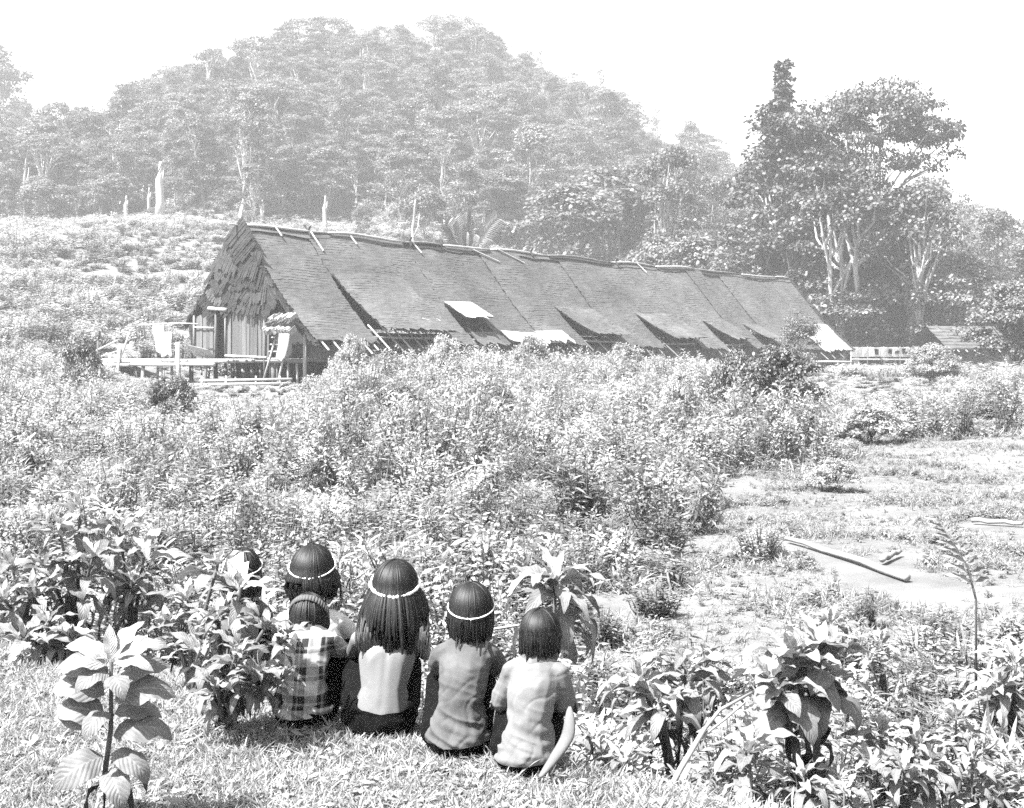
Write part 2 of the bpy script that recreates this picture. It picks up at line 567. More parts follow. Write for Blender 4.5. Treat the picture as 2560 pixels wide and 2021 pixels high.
# rafters poking out below the eave
for t in list(np.arange(0.3, 4.4, 0.95)) + list(np.arange(4.9, 9.9, 0.8)) + list(np.arange(10.5, 22, 1.15)) + list(np.arange(22.8, HL, 1.5)):
    t = float(t + rng.uniform(-0.15, 0.15))
    mb = MB()
    mb.tube([roof_pt(t, 0.80, -0.12), roof_pt(t + 0.05, float(rng.uniform(1.03, 1.10)), -0.10)], 0.05, 6)
    mb.build('rafter', [TB if t < 10 or rng.random() < .35 else TW], house)
# rakes at both ends: thick ragged thatch edges
for xe, nm in ((-0.12, 'rake_edge'), (HL + 0.05, 'rake_edge')):
    for back in (False, True):
        smax = 0.99 if not back else 0.78
        for q in range(7):
            s0, s1 = smax * q / 7, smax * (q + 1) / 7 + 0.01
            mb = MB()
            for j in range(12):
                s_ = s0 + (s1 - s0) * (j + 0.5) / 12
                c = roof_pt(0, s_, -0.06, back); c.x = xe + float(rng.uniform(-0.12, 0.04))
                d = (roof_pt(0, s_ + 0.06, -0.1, back) - roof_pt(0, s_, -0.06, back)).normalized()
                rot = Matrix.Rotation(float(rng.normal(0, 0.2)), 3, 'X') @ d.to_track_quat('Z', 'X').to_matrix()
                mb.box(c + Vector((0, 0, -0.08)), (0.07, 0.22, float(rng.uniform(0.35, 0.6))), rot, 0, 0.02)
            mb.build(nm, [M['thatch_dark']], house)

# gable filled with ragged thatch mats, overlapping like big scales
FZ = 1.9
def gable_half(z):
    """width left and right of the apex at height z"""
    q = np.interp(-z, [-8.87, -5.35, -3.9, -2.75], PRY)
    return float(q)


mats_ = []
for row, z in enumerate(np.arange(8.3, 3.6, -0.55)):
    hwf = gable_half(z) - 0.45
    n = max(1, int(round(2 * hwf / 1.15)))
    for j in range(n):
        y = -hwf + (j + 0.5) * 2 * hwf / n + float(rng.normal(0, 0.12))
        if z < 5.0 and y > -0.7: continue
        if z < 4.5: continue
        if z < 4.2 and y > 3.6: continue
        mats_.append((y, z + float(rng.normal(0, 0.12)), row))
for (y, z, row) in mats_:
    mb = MB()
    ang = float(rng.normal(0.72 if y > -0.6 else (0.1 if y > -1.8 else -0.62), 0.2))
    w, h = float(rng.uniform(1.1, 1.8)), float(rng.uniform(1.1, 1.7))
    rot = Matrix.Rotation(ang, 3, 'X') @ Matrix.Rotation(float(rng.uniform(0.10, 0.3)), 3, 'Y')
    ns = 12
    for q in range(ns):
        u = (q + 0.5) / ns - 0.5
        hh = h * float(rng.uniform(0.85, 1.1))
        c = rot @ Vector((float(rng.uniform(-0.02, 0.03)), u * w, -hh / 2 + h / 2))
        mb.box(Vector((-0.16 - 0.025 * (9 - row), y, z)) + c, (0.03, w / ns * 1.15, hh), rot @ Matrix.Rotation(float(rng.normal(0, 0.035)), 3, 'X'), 0, 0.01)
    mb.build('thatch_mat', [M['thatch_dark'] if rng.random() < 0.75 else M['thatch']], house)
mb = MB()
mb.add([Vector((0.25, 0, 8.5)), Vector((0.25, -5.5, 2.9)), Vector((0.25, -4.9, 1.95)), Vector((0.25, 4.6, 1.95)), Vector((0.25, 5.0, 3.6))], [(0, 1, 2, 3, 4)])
mb.build('gable_shade_backing', [M['dark']], house)  # added dark sheet painting the shade in the doorway and mat gaps

# gable wall of vertical boards, doorway with posts and lintel
ys = list(np.arange(3.85, 2.0, -0.31)) + list(np.arange(1.05, -2.1, -0.31))
for y in ys:
    mb = MB()
    top = 4.55 - 0.12 * abs(y - 1) + float(rng.uniform(-0.05, 0.05))
    mb.box((-0.10 + float(rng.uniform(-0.025, 0.025)), y - 0.15, (top + FZ) / 2), (0.05, 0.285, top - FZ), None, 0, 0.008)
    mb.build('wall_board', [M['wallwood']], house)
for (y, z0, z1, r_) in ((1.98, FZ, 4.7, 0.07), (1.16, FZ, 4.7, 0.06), (3.9, FZ, 4.3, 0.07), (-2.1, 0.3, 4.2, 0.07), (-5.25, 0.3, 3.1, 0.09)):
    mb = MB(); mb.tube([(-0.2, y, z0), (-0.2, y, z1)], r_, 7); mb.build('wall_post', [TW if y > -4 else TB], house, True)
mb = MB(); mb.tube([(-0.32, 2.45, 4.62), (-0.32, 0.9, 4.50)], 0.11, 7); mb.build('lintel', [TB], house, True)
mb = MB(); mb.tube([(-0.24, 3.85, 3.62), (-0.24, 2.1, 3.56)], 0.04, 6); mb.build('wall_rail', [TB], house, True)
mb = MB(); mb.tube([(-0.24, 1.1, FZ + .15), (-0.24, -2.3, FZ + 0.05)], 0.07, 6); mb.build('wall_rail', [TB], house, True)
# leaning sheet by the door, and a pole
mb = MB()
mb.box((-0.75, 2.55, 2.25), (0.06, 1.5, 0.8), Matrix.Rotation(-0.9, 3, 'Y') @ Matrix.Rotation(0.25, 3, 'X'), 0, 0.04)
tag(mb.build('bark_sheet', [M['thatch_pale']]), 'pale bark sheet leaning on the gable wall left of the doorway', 'bark sheet')
o = bpy.data.objects['bark_sheet']; o.matrix_world = house.matrix_basis.copy()
o.location = P0; o.rotation_euler = (0, 0, R(49.507))

# floor, walls along the sides, stilts
mb = MB(); mb.box((HL / 2, 0, FZ - 0.1), (HL - 0.4, 9.6, 0.14)); mb.build('floor', [TW], house)
mb = MB(); mb.tube([(-0.15, 4.5, FZ - 0.13), (-0.15, -5.2, FZ - 0.13)], 0.1, 7); mb.build('floor_beam', [TW], house)
for i in range(19):
    a, b = 0.2 + i * HL / 19, 0.2 + (i + 1) * HL / 19 - 0.08
    mb = MB(); mb.box(((a + b) / 2, -4.95 + float(rng.uniform(-.03, .03)), FZ + 0.36), (b - a, 0.05, float(rng.uniform(0.62, 0.85))), None, 0, 0.02)
    mb.build('side_wall', [M['wallwood']], house)
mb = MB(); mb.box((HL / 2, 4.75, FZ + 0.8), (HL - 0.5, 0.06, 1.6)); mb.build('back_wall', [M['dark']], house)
mb = MB(); mb.box((HL - 0.2, 0, FZ + 1.0), (0.06, 9.2, 2.0)); mb.build('end_wall', [M['wallwood']], house)
hs, hc = math.sin(R(49.507)), math.cos(R(49.507))


def hground(x, y):
    return float(gz(P0.x + x * hc - y * hs, P0.y + x * hs + y * hc))


for x in np.arange(0.1, HL + 0.1, 2.9):
    for y in (-4.9, -2.5, 0.0, 2.4, 4.6):
        if y > 0.5 and x > 8: continue
        mb = MB(); mb.tube([(x, y, hground(x, y) - 0.3), (x + float(rng.uniform(-.06, .06)), y, FZ - 0.12)], float(rng.uniform(0.08, 0.12)), 7)
        mb.build('stilt', [TW], house, True)
for y in np.arange(-4.3, 4.6, 0.72):
    mb = MB(); mb.tube([(0.1 + float(rng.uniform(-.1, .1)), y, hground(0, y) - 0.3), (0.05, y + float(rng.uniform(-.1, .1)), FZ - 0.14)], float(rng.uniform(0.05, 0.085)), 6)
    mb.build('stilt', [TB if rng.random() < 0.4 else TW], house, True)
mb = MB(); mb.box((3.2, 0, 1.15), (0.05, 9.0, 1.2)); mb.build('underfloor_shade_sheet', [M['dark']], house)  # added dark sheet in place of the shade beneath the floor
# props and cross rails inside the flap openings
for i, (h, ang, e) in flaps.items():
    a, b = front[i]
    for t in (b - 0.6,):
        lo = roof_pt(t - 0.15, e * 0.97, -0.1); hi = roof_pt(t, e * 0.96, ang * (e - h) * SL - 0.03)
        mb = MB(); mb.tube([lo, hi], 0.04, 6); mb.build('flap_prop', [TW], house)
    mb = MB(); mb.tube([roof_pt(a, 0.92, -0.12), roof_pt(b, 0.92, -0.12)], 0.06, 6); mb.build('eave_rail', [TB], house)

# lean-to of bundled thatch over the drying rack beside the gable
for j, (z, w) in enumerate(((4.05, 1.7), (3.8, 1.95), (3.5, 2.1))):
    mb = MB()
    for q in range(22):
        u = (q + 0.5) / 22 - 0.5
        mb.box((-0.85 - 0.12 * j, -4.35 + u * w, z - 0.12 + float(rng.normal(0, 0.04))), (0.5, w / 22 * 1.2, 0.30), Matrix.Rotation(-0.5 + float(rng.normal(0, 0.12)), 3, 'Y'), 0, 0.025)
    mb.build('awning_thatch', [M['thatch_pale'] if j != 1 else M['thatch']], house)


def house_thing(name, label, cat, loc, group=None):
    o = empty(name, (P0.x + loc[0] * hc - loc[1] * hs, P0.y + loc[0] * hs + loc[1] * hc, loc[2]), R(49.507), label, cat, group)
    return o


lad = house_thing('drying_rack', 'ladder-like bamboo rack leaning under the gable awning beside the wall', 'rack', (-0.9, -4.1, 1.0))
for (y0, y1) in ((0.75, 0.35), (-0.35, -0.55)):
    mb = MB(); mb.tube([(-0.5, y0 * 1.1, -0.6), (0.3, y1, 2.6)], 0.055, 6); mb.build('rail', [TB], lad, True)
for z in np.arange(0.9, 2.5, 0.36):
    mb = MB(); mb.tube([(-0.42 + (z + 0.6) * 0.25, 0.85, z), (-0.42 + (z + 0.6) * 0.25, -0.7, z + float(rng.uniform(-.04, .04)))], 0.045, 6); mb.build('rung', [TB], lad, True)


def cloth_mesh(w, h, seed, fold=0.05, nu=16, nv=14, skew=0.0):
    r = np.random.default_rng(seed)
    ph = r.uniform(0, 6, 3)
    V, Fc = [], []
    for j in range(nv + 1):
        for i in range(nu + 1):
            u, v = i / nu, j / nv
            y = (u - 0.5) * w * (1 - 0.12 * v * math.sin(3 * u + ph[0])) + skew * v
            x = fold * (0.3 + v) * math.sin(u * 11 + ph[1] + v * 1.5) + 0.02 * math.sin(v * 6 + ph[2])
            z = -v * h * (1 + 0.07 * math.sin(u * 7 + ph[2]))
            V.append((x, y, z))
    for j in range(nv):
        for i in range(nu):
            q = j * (nu + 1) + i
            Fc.append((q, q + 1, q + nu + 2, q + nu + 1))
    return V, Fc


def cloth(label, loc, w, h, mat, seed, skew=0.0, name='hanging_cloth'):
    V, Fc = cloth_mesh(w, h, seed, skew=skew)
    o = link(name, mesh(name, V, Fc, mat, True))
    o.location = (P0.x + loc[0] * hc - loc[1] * hs, P0.y + loc[0] * hs + loc[1] * hc, loc[2])
    o.rotation_euler = (0, 0, R(49.507))
    md = o.modifiers.new('thickness', 'SOLIDIFY'); md.thickness = 0.012
    return tag(o, label, 'cloth', 'cloths hung at the gable end')


cloth('grey cloth hanging slantwise on the drying rack under the awning', (-1.3, -5.0, 3.15), 0.8, 1.35, M['cloth_grey'], 3, 0.35)
cloth('white cloth hung from the rail at the far corner of the gable', (-1.0, 6.1, 3.75), 1.0, 1.5, M['cloth_white'], 5, -0.35)
cloth('smaller grey and white cloth beside the big white one', (-1.1, 5.1, 3.35), 0.8, 1.3, M['cloth_white'], 8, 0.1)
mb = MB(); mb.tube([(0, 3.8, 0.0), (0, 0, 0.05), (0, -1.6, -0.02)], 0.04, 6)
o = mb.build('clothes_rail', [TB], None, True); o.location = (P0.x - 1.0 * hc - 4.1 * hs, P0.y - 1.0 * hs + 4.1 * hc, 3.78); o.rotation_euler = (0, 0, R(49.507))
tag(o, 'thin bamboo rail with white laundry at the gable corner', 'rail')

# bamboo deck in front of the gable, running out to the left
deck = house_thing('bamboo_deck', 'raised bamboo deck on posts in front of the gable end', 'deck', (0, 0, 0))
for x in np.arange(-3.1, -0.35, 0.24):
    mb = MB()
    y0, y1 = (-1.6, 9.4) if x > -2.6 else (1.5, 9.0)
    y0 += float(rng.uniform(-.3, .3)); y1 += float(rng.uniform(-.5, .5))
    mb.tube([(x, y0, FZ - 0.12 + float(rng.uniform(-.02, .02))), (x, (y0 + y1) / 2, FZ - 0.14), (x, y1, FZ - 0.12 + float(rng.uniform(-.06, .02)))], 0.11, 7)
    mb.build('deck_pole', [TB], deck, True)
for (ya, yb, z) in ((1.2, 5.4, FZ - 0.33), (-1.8, 1.5, FZ - 0.30), (5.6, 9.4, FZ - 0.36)):
    mb = MB(); mb.tube([(-3.2, ya, z), (-3.2, yb, z + 0.03)], 0.1, 7); mb.build('deck_beam', [TB], deck, True)
for (x, y, z0, z1, r_) in ((-3.3, 1.15, 0.1, 2.75, 0.12), (-3.3, 6.4, 0, 2.55, 0.09), (-3.2, 7.4, 0, 2.2, 0.09), (-2.6, 9.5, 0.3, 2.9, 0.07), (-3.0, 4.6, 0, FZ - 0.2, 0.1),
                           (-1.5, 9.2, 0.2, 2.3, 0.07), (-3.0, 3.0, 0.0, FZ - 0.2, 0.09), (-3.1, -1.0, 0.0, FZ - 0.2, 0.08), (-2.9, 2.2, 0, FZ - .2, 0.07), (-2.6, 3.8, 0, FZ - .2, 0.08), (-2.8, 5.6, 0, FZ - .2, 0.08), (-2.8, 8.4, 0, FZ - .2, 0.08)):
    mb = MB(); mb.tube([(x, y + float(rng.uniform(-.25, .25)), z0 - 0.3), (x, y, z1)], r_, 7); mb.build('deck_post', [TB if r_ > 0.08 else TW], deck, True)
for (a, b) in (((-3.1, 11.2, 1.5), (-2.8, 7.3, 2.3)), ((-2.6, 11.3, 1.9), (-2.6, 7.6, 2.9)), ((-3.2, 10.9, 1.35), (-3.0, 6.5, 1.95)), ((-2.2, 11.6, 1.2), (-2.2, 9.2, 2.2))):
    mb = MB(); mb.tube([a, b], 0.05, 6); mb.build('deck_rail', [TB], deck, True)
mb = MB(); mb.tube([(-3.6, 6.9, 0.3), (-2.9, 6.0, 3.3)], 0.06, 6)
o = mb.build('leaning_pole', [TB], None, True); o.location = P0; o.rotation_euler = (0, 0, R(49.507))
tag(o, 'tall pale pole leaning on the edge of the bamboo deck', 'pole')

# ------------------------------------------------------------------ fences, far hut, far screen, logs


def bar(mb, a, b, r_, n=6):
    mb.tube([a, (Vector(a) + Vector(b)) / 2 + Vector((0, 0, float(rng.uniform(-.03, .03)))), b], [r_, r_ * 0.95, r_ * 0.85], n)


fen = empty('bamboo_fence', at(600, 985, 69.5), 0, 'low pale bamboo fence before the dark stilts of the gable end', 'fence')
fo = fen.location.copy()
for j, (py, x0, x1) in enumerate(((950, 500, 730), (961, 488, 725), (972, 494, 715), (982, 520, 700))):
    mb = MB(); bar(mb, at(x0, py + 2, 70.0) - fo, at(x1, py - 2, 68.8) - fo, 0.085); mb.build('rail', [TB], fen, True)
for px in (505, 565, 640, 700):
    a = at(px, 940, 69.6)
    mb = MB(); bar(mb, Vector((a.x, a.y, float(gz(a.x, a.y)) - 0.3)) - fo, a - fo, 0.06); mb.build('fence_post', [TB], fen, True)

fr = empty('rail_fence', at(2110, 960, 100), 0, 'rickety pole fence of long pale rails by the far end of the longhouse', 'fence')
fo = fr.location.copy()
for (x0, y0, x1, y1) in ((2020, 930, 2240, 920), (2018, 948, 2215, 955), (2020, 964, 2200, 948), (2022, 976, 2150, 968), (2040, 925, 2160, 945), (2010, 905, 2130, 905)):
    mb = MB(); bar(mb, at(x0, y0, 103) - fo, at(x1, y1, 101) - fo, 0.085); mb.build('rail', [TB], fr, True)
for px in (2035, 2070, 2120, 2165, 2200):
    a = at(px, 915, 102)
    mb = MB(); bar(mb, Vector((a.x, a.y, float(gz(a.x, a.y)) - 0.3)) - fo, a - fo, 0.07); mb.build('fence_post', [TW], fr, True)
for i, (x0, y0, x1, y1, d, r_, lab) in enumerate(((2165, 985, 2225, 968, 90, 0.22, 'thick pale log lying beyond the pole fence'), (2170, 992, 2170, 1025, 84, 0.07, 'upright pale stake in the scrub before the pole fence'))):
    a, b = at(x0, y0, d), at(x1, y1, d + (2 if i == 0 else 0))
    if i == 1: b.z = float(gz(b.x, b.y)) - 0.2
    mb = MB(); bar(mb, a, b, r_, 8); tag(mb.build('log' if i == 0 else 'stake', [TB], None, True), lab, 'log' if i == 0 else 'stake')

# long pale plank screen between longhouse and hut
sc0, sc1 = at(2128, 893, 119), at(2330, 893, 123)
scn = empty('plank_screen', sc0, 0, 'long whitish plank screen between the longhouse end and the far hut', 'fence')
dv = sc1 - sc0
nb = 14
for i in range(nb):
    a = dv * (i / nb); b = dv * ((i + 0.94) / nb)
    c = (a + b) / 2
    mb = MB(); mb.box((c.x, c.y + float(rng.uniform(-.03, .03)), 0.42), ((b - a).length, 0.04, 0.80 + float(rng.uniform(-.05, .05))), Matrix.Rotation(math.atan2(dv.y, dv.x), 3, 'Z'), 0, 0.01)
    mb.build('plank', [M['cloth_white']], scn)
for (q, w, h, z) in ((0.30, 0.35, 0.4, 0.45), (0.47, 0.3, 0.35, 0.5), (0.56, 0.4, 0.18, 0.42), (0.64, 0.25, 0.4, 0.5), (0.68, 0.5, 0.2, 0.4)):
    c = dv * q
    mb = MB(); mb.box((c.x, c.y - 0.09, z), (w, 0.05, h), None, 0, 0.03); mb.build('dark_patch', [M['black_cloth']], scn)
for i in range(6):
    c = dv * (i / 5)
    mb = MB(); mb.tube([(c.x, c.y + 0.05, -1.9), (c.x, c.y + 0.05, 0.9)], 0.06, 6); mb.build('fence_post', [TB], scn)
mb = MB(); mb.tube([Vector((0, -0.1, -0.2)), dv * 0.75 + Vector((0, -0.1, -0.22))], 0.08, 6); mb.build('rail', [TB], scn)

# far hut
hc0 = at(2400, 925, 122)
hut = empty('thatched_hut', (hc0.x, hc0.y, float(gz(hc0.x, hc0.y))), R(18), 'small thatched hut half hidden behind the round tree', 'house')
zb = 2.0 - float(gz(hc0.x, hc0.y))
for i in range(14):
    mb = MB(); mb.box((-2.45 + i * 0.36, -2.0 + float(rng.uniform(-.02, .02)), 1.15 + zb * 0.4), (0.34, 0.05, 1.7), None, 0, 0.01); mb.build('wall_board', [M['wallwood']], hut)
mb = MB(); mb.box((0, 0.2, 1.1 + zb * 0.4), (4.9, 4.2, 1.6)); mb.build('room', [M['dark']], hut)
for x in (-2.5, -0.9, 0.8, 2.5):
    mb = MB(); mb.tube([(x, -2.4, -0.3), (x, -2.4, 2.2 + zb * 0.4)], 0.08, 6); mb.build('wall_post', [TW], hut)
mb = MB(); mb.tube([(-3.4, -2.5, 0.75), (3.0, -2.5, 0.75)], 0.07, 6); mb.build('floor_beam', [TW], hut)
for sd in (-1, 1):
    for q in range(6):
        mb = MB()
        x0, x1 = -3.5 + q * 7.0 / 6, -3.5 + (q + 1) * 7.0 / 6
        for r_ in range(7):
            u0, u1 = r_ / 7, (r_ + 1.1) / 7
            yy = lambda u: sd * 3.1 * u
            zz = lambda u: 3.9 + zb * 0.4 - 1.95 * u
            j = float(rng.normal(0, .04))
            mb.add([(x0, yy(u0), zz(u0)), (x1, yy(u0), zz(u0)), (x1, yy(u1), zz(u1) + 0.07 + j), (x0, yy(u1), zz(u1) + 0.07 - j), (x1, yy(u1), zz(u1) - 0.08), (x0, yy(u1), zz(u1) - 0.08)], [(0, 1, 2, 3), (3, 2, 4, 5)])
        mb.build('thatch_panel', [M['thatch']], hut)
for q in range(9):
    x = -3.3 + q * 0.82
    mb = MB(); mb.tube([(x, -2.2, 2.35 + zb * 0.4), (x, -3.4, 1.65 + zb * 0.4)], 0.05, 5); mb.build('rafter', [TB], hut)
# ------------------------------------------------------------------ leaves, shoots, crowns
def norm(a):
    return a / np.maximum(np.linalg.norm(a, axis=-1, keepdims=True), 1e-9)


def frames(d, nrm):
    """columns: side, along, normal"""
    d = norm(d)
    s = norm(np.cross(d, nrm))
    n = np.cross(s, d)
    return s, d, n


def template(rows, widths, droop, fold=0.0):
    """lance-shaped blade along +y, two verts per row, tip at the end"""
    V = [(0, 0, 0)]
    for t, w in zip(rows, widths):
        V += [(-w, t, -droop * t * t + fold * w), (w, t, -droop * t * t + fold * w)]
    V.append((0, 1, -droop))
    k = len(rows)
    Fc = [(0, 2, 1)]
    for i in range(k - 1):
        a = 1 + 2 * i
        Fc.append((a, a + 1, a + 3, a + 2))
    Fc.append((2 * k - 1, 2 * k, 2 * k + 1))
    return np.array(V, float), Fc


T_LEAF = template([0.35, 0.7], [0.16, 0.13], 0.35)
T_NARROW = template([0.4, 0.75], [0.09, 0.07], 0.4)
T_BROAD = template([0.3, 0.65], [0.26, 0.22], 0.3)
T_CLUMP = template([0.35, 0.7], [0.38, 0.33], 0.25)
T_GRASS = template([0.45, 0.8], [0.045, 0.03], 0.45)


def leaves(tmpl, pos, d, nrm, size):
    V0, F0 = tmpl
    s, a, n = frames(d, nrm)
    sz = np.asarray(size).reshape(-1, 1, 1)
    V = pos[:, None, :] + sz * (V0[None, :, 0:1] * s[:, None, :] + V0[None, :, 1:2] * a[:, None, :] + V0[None, :, 2:3] * n[:, None, :])
    m = len(V0)
    off = (np.arange(len(pos)) * m)[:, None]
    fs = []
    for f in F0:
        fs.append((f, np.array(f)[None, :] + off))
    faces = []
    for f, arr in fs:
        faces += arr.tolist()
    return V.reshape(-1, 3), faces


UPV = np.array([0, 0, 1.0])


def shoot_leaves(r, tips, bases, n, size, spread=1.0, up=0.35, start=0.35):
    """n leaves spiralling up each shoot from base to tip"""
    P, D, S = [], [], []
    for b, t in zip(bases, tips):
        ph = r.uniform(0, 6.28)
        k = n + int(r.integers(-2, 3))
        u = start + (1 - start) * (np.arange(k) + 0.5) / k
        an = ph + np.arange(k) * 2.4
        e = up + 0.9 * (u - 0.55) + r.normal(0, 0.22, k)
        p = b[None] + (t - b)[None] * u[:, None]
        d = np.stack([np.cos(an) * spread, np.sin(an) * spread, e], 1)
        P.append(p); D.append(d); S.append(size * (0.65 + 0.5 * np.sin(u * PI * 0.85)) * r.uniform(0.75, 1.25, k))
    return np.concatenate(P), np.concatenate(D), np.concatenate(S)


def shrub_meshes(seed, H, Rr, nsh, nl, ls, tmpl, lmat, smat, name, up=0.3, start=0.3):
    r = np.random.default_rng(seed)
    an = r.uniform(0, 2 * PI, nsh)
    rad = Rr * np.sqrt(r.uniform(0, 1, nsh))
    hh = H * (1 - 0.45 * (rad / Rr) ** 2) * r.uniform(0.75, 1.1, nsh)
    tips = np.stack([np.cos(an) * rad, np.sin(an) * rad, hh], 1)
    bases = np.stack([np.cos(an) * rad * 0.35, np.sin(an) * rad * 0.35, np.zeros(nsh)], 1)
    P, D, S = shoot_leaves(r, tips, bases, nl, ls, 1.0, up, start)
    N = np.tile(UPV, (len(P), 1)) + r.normal(0, 0.35, (len(P), 3))
    V, Fc = leaves(tmpl, P, D, N, S)
    crown = mesh(name + '_leaves', V, Fc, lmat)
    mb = MB()
    for b, t in zip(bases, tips):
        mid = (b + t) / 2 + r.normal(0, 0.04 * H, 3)
        mb.tube([b - np.array([0, 0, 0.1]), mid, t], [0.012 * H + 0.004, 0.009 * H + 0.003, 0.003 * H], 4, 0, False)
    return crown, mb.me(name + '_stems', [smat])


def join_meshes(name, a, b):
    va = np.empty(len(a.vertices) * 3); a.vertices.foreach_get('co', va)
    vb = np.empty(len(b.vertices) * 3); b.vertices.foreach_get('co', vb)
    n = len(a.vertices)
    fa = [list(p.vertices) for p in a.polygons]
    fb = [[i + n for i in p.vertices] for p in b.polygons]
    return mesh(name, np.concatenate([va, vb]).reshape(-1, 3), fa + fb, [a.materials[0], b.materials[0]], False, [0] * len(fa) + [1] * len(fb))


def scatter(name, label, pts, rot, scl, protos, kind='stuff', idx=None, parent=None):
    """stuff: a point mesh whose geometry nodes set an instance of one of the protos at every point"""
    col = bpy.data.collections.new(name + '_kinds')
    for i, pm in enumerate(protos):
        o = bpy.data.objects.new('%s_kind_%02d' % (name, i), pm)
        col.objects.link(o)
    me = bpy.data.meshes.new(name)
    me.from_pydata(np.asarray(pts).tolist(), [], [])
    a = me.attributes.new('rot', 'FLOAT_VECTOR', 'POINT'); a.data.foreach_set('vector', np.asarray(rot, np.float32).ravel())
    a = me.attributes.new('scl', 'FLOAT_VECTOR', 'POINT'); a.data.foreach_set('vector', np.asarray(scl, np.float32).ravel())
    a = me.attributes.new('pick', 'INT', 'POINT')
    a.data.foreach_set('value', np.asarray(idx if idx is not None else rng.integers(0, len(protos), len(pts)), np.int32))
    o = link(name, me)
    ng = bpy.data.node_groups.new(name + '_scatter', 'GeometryNodeTree')
    ng.interface.new_socket('Geometry', in_out='INPUT', socket_type='NodeSocketGeometry')
    ng.interface.new_socket('Geometry', in_out='OUTPUT', socket_type='NodeSocketGeometry')
    gi = ng.nodes.new('NodeGroupInput'); go = ng.nodes.new('NodeGroupOutput')
    ip = ng.nodes.new('GeometryNodeInstanceOnPoints')
    ci = ng.nodes.new('GeometryNodeCollectionInfo')
    ci.inputs['Collection'].default_value = col
    ci.inputs['Separate Children'].default_value = True
    ci.inputs['Reset Children'].default_value = True

    def na(n, t):
        x = ng.nodes.new('GeometryNodeInputNamedAttribute'); x.data_type = t; x.inputs['Name'].default_value = n
        return x.outputs[0]
    ng.links.new(gi.outputs[0], ip.inputs['Points'])
    ng.links.new(ci.outputs[0], ip.inputs['Instance'])
    ip.inputs['Pick Instance'].default_value = True
    ng.links.new(na('pick', 'INT'), ip.inputs['Instance Index'])
    ng.links.new(na('rot', 'FLOAT_VECTOR'), ip.inputs['Rotation'])
    ng.links.new(na('scl', 'FLOAT_VECTOR'), ip.inputs['Scale'])
    ng.links.new(ip.outputs[0], go.inputs[0])
    md = o.modifiers.new('scatter', 'NODES'); md.node_group = ng
    return tag(o, label, kind=kind)


def rots(n, tilt=0.12):
    return np.stack([rng.normal(0, tilt, n), rng.normal(0, tilt, n), rng.uniform(0, 2 * PI, n)], 1)


def poisson(n, gen, sep):
    """n tries, keep those at least sep(x, y) from those kept (grid hashed)"""
    kept = []
    cell = {}
    for _ in range(n):
        x, y = gen()
        s = sep(x, y)
        key = (int(x // s), int(y // s))
        ok = True
        for a in (-1, 0, 1):
            for b in (-1, 0, 1):
                for (qx, qy) in cell.get((key[0] + a, key[1] + b), ()):
                    if (qx - x) ** 2 + (qy - y) ** 2 < s * s:
                        ok = False
        if ok:
            kept.append((x, y)); cell.setdefault(key, []).append((x, y))
    return np.array(kept)


def bank_s(x, y):
    return (np.asarray(x) - EB[0]) * EN[0] + (np.asarray(y) - EB[1]) * EN[1]


def in_house(x, y, mrg=0.0):
    dx, dy = np.asarray(x) - P0.x, np.asarray(y) - P0.y
    lx, ly = dx * hc + dy * hs, -dx * hs + dy * hc
    a = (lx > -3.6 - mrg) & (lx < HL + 1 + mrg) & (ly > -5.6 - mrg) & (ly < 6 + mrg)
    b = (lx > -4.2 - mrg) & (lx < 0.5) & (ly > -2) & (ly < 11)
    return a | b


def clear_patch(x, y):
    """the open trodden ground on the right and small openings in the scrub"""
    x = np.asarray(x, float); y = np.asarray(y, float)
    w = 0.5 * np.sin(x * 1.1 + 0.7 * y) + 0.35 * np.sin(x * 2.3 - y * 1.3)
    u = x / np.maximum(y, 1)
    a = (y > 9.8 + w) & (y < 25 + 1.6 * w) & (u > 0.125 + 0.02 * w + 0.004 * np.abs(y - 15))
    b = (y > 25) & (y < 34 + 2 * w) & (u > 0.245 + 0.02 * w)
    c = (np.abs(y - 36 - w) < 3.0) & (np.abs(x - 4.6) < 2.4 + w * 0.5)
    d = (y > 8.6) & (y < 11.6 + w * .5) & (u > 0.035 + 0.01 * w) & (u < 0.2)
    return a | b | c | d


# --- grass on the bank: tufts of short blades
def tuft(seed, n, h, w):
    r = np.random.default_rng(seed)
    P = np.concatenate([r.normal(0, w, (n, 2)), np.zeros((n, 1))], 1)
    an = r.uniform(0, 6.28, n)
    D = np.stack([np.cos(an) * r.uniform(0.2, 1.0, n), np.sin(an) * r.uniform(0.2, 1.0, n), r.uniform(0.4, 1.2, n)], 1)
    V, Fc = leaves(T_GRASS, P, D, np.tile(UPV, (n, 1)) + r.normal(0, .3, (n, 3)), h * r.uniform(0.5, 1.3, n))
    return mesh('grass_tuft', V, Fc, M['grass'])


def lawn_leaf(seed, n):
    r = np.random.default_rng(seed)
    P = np.concatenate([r.normal(0, 0.025, (n, 2)), r.uniform(0.005, 0.03, (n, 1))], 1)
    an = r.uniform(0, 6.28, n)
    D = np.stack([np.cos(an), np.sin(an), r.uniform(0.0, 0.6, n)], 1)
    V, Fc = leaves(T_BROAD, P, D, np.tile(UPV, (n, 1)) + r.normal(0, .3, (n, 3)), r.uniform(0.018, 0.04, n))
    return mesh('lawn_weed', V, Fc, M['grass'])


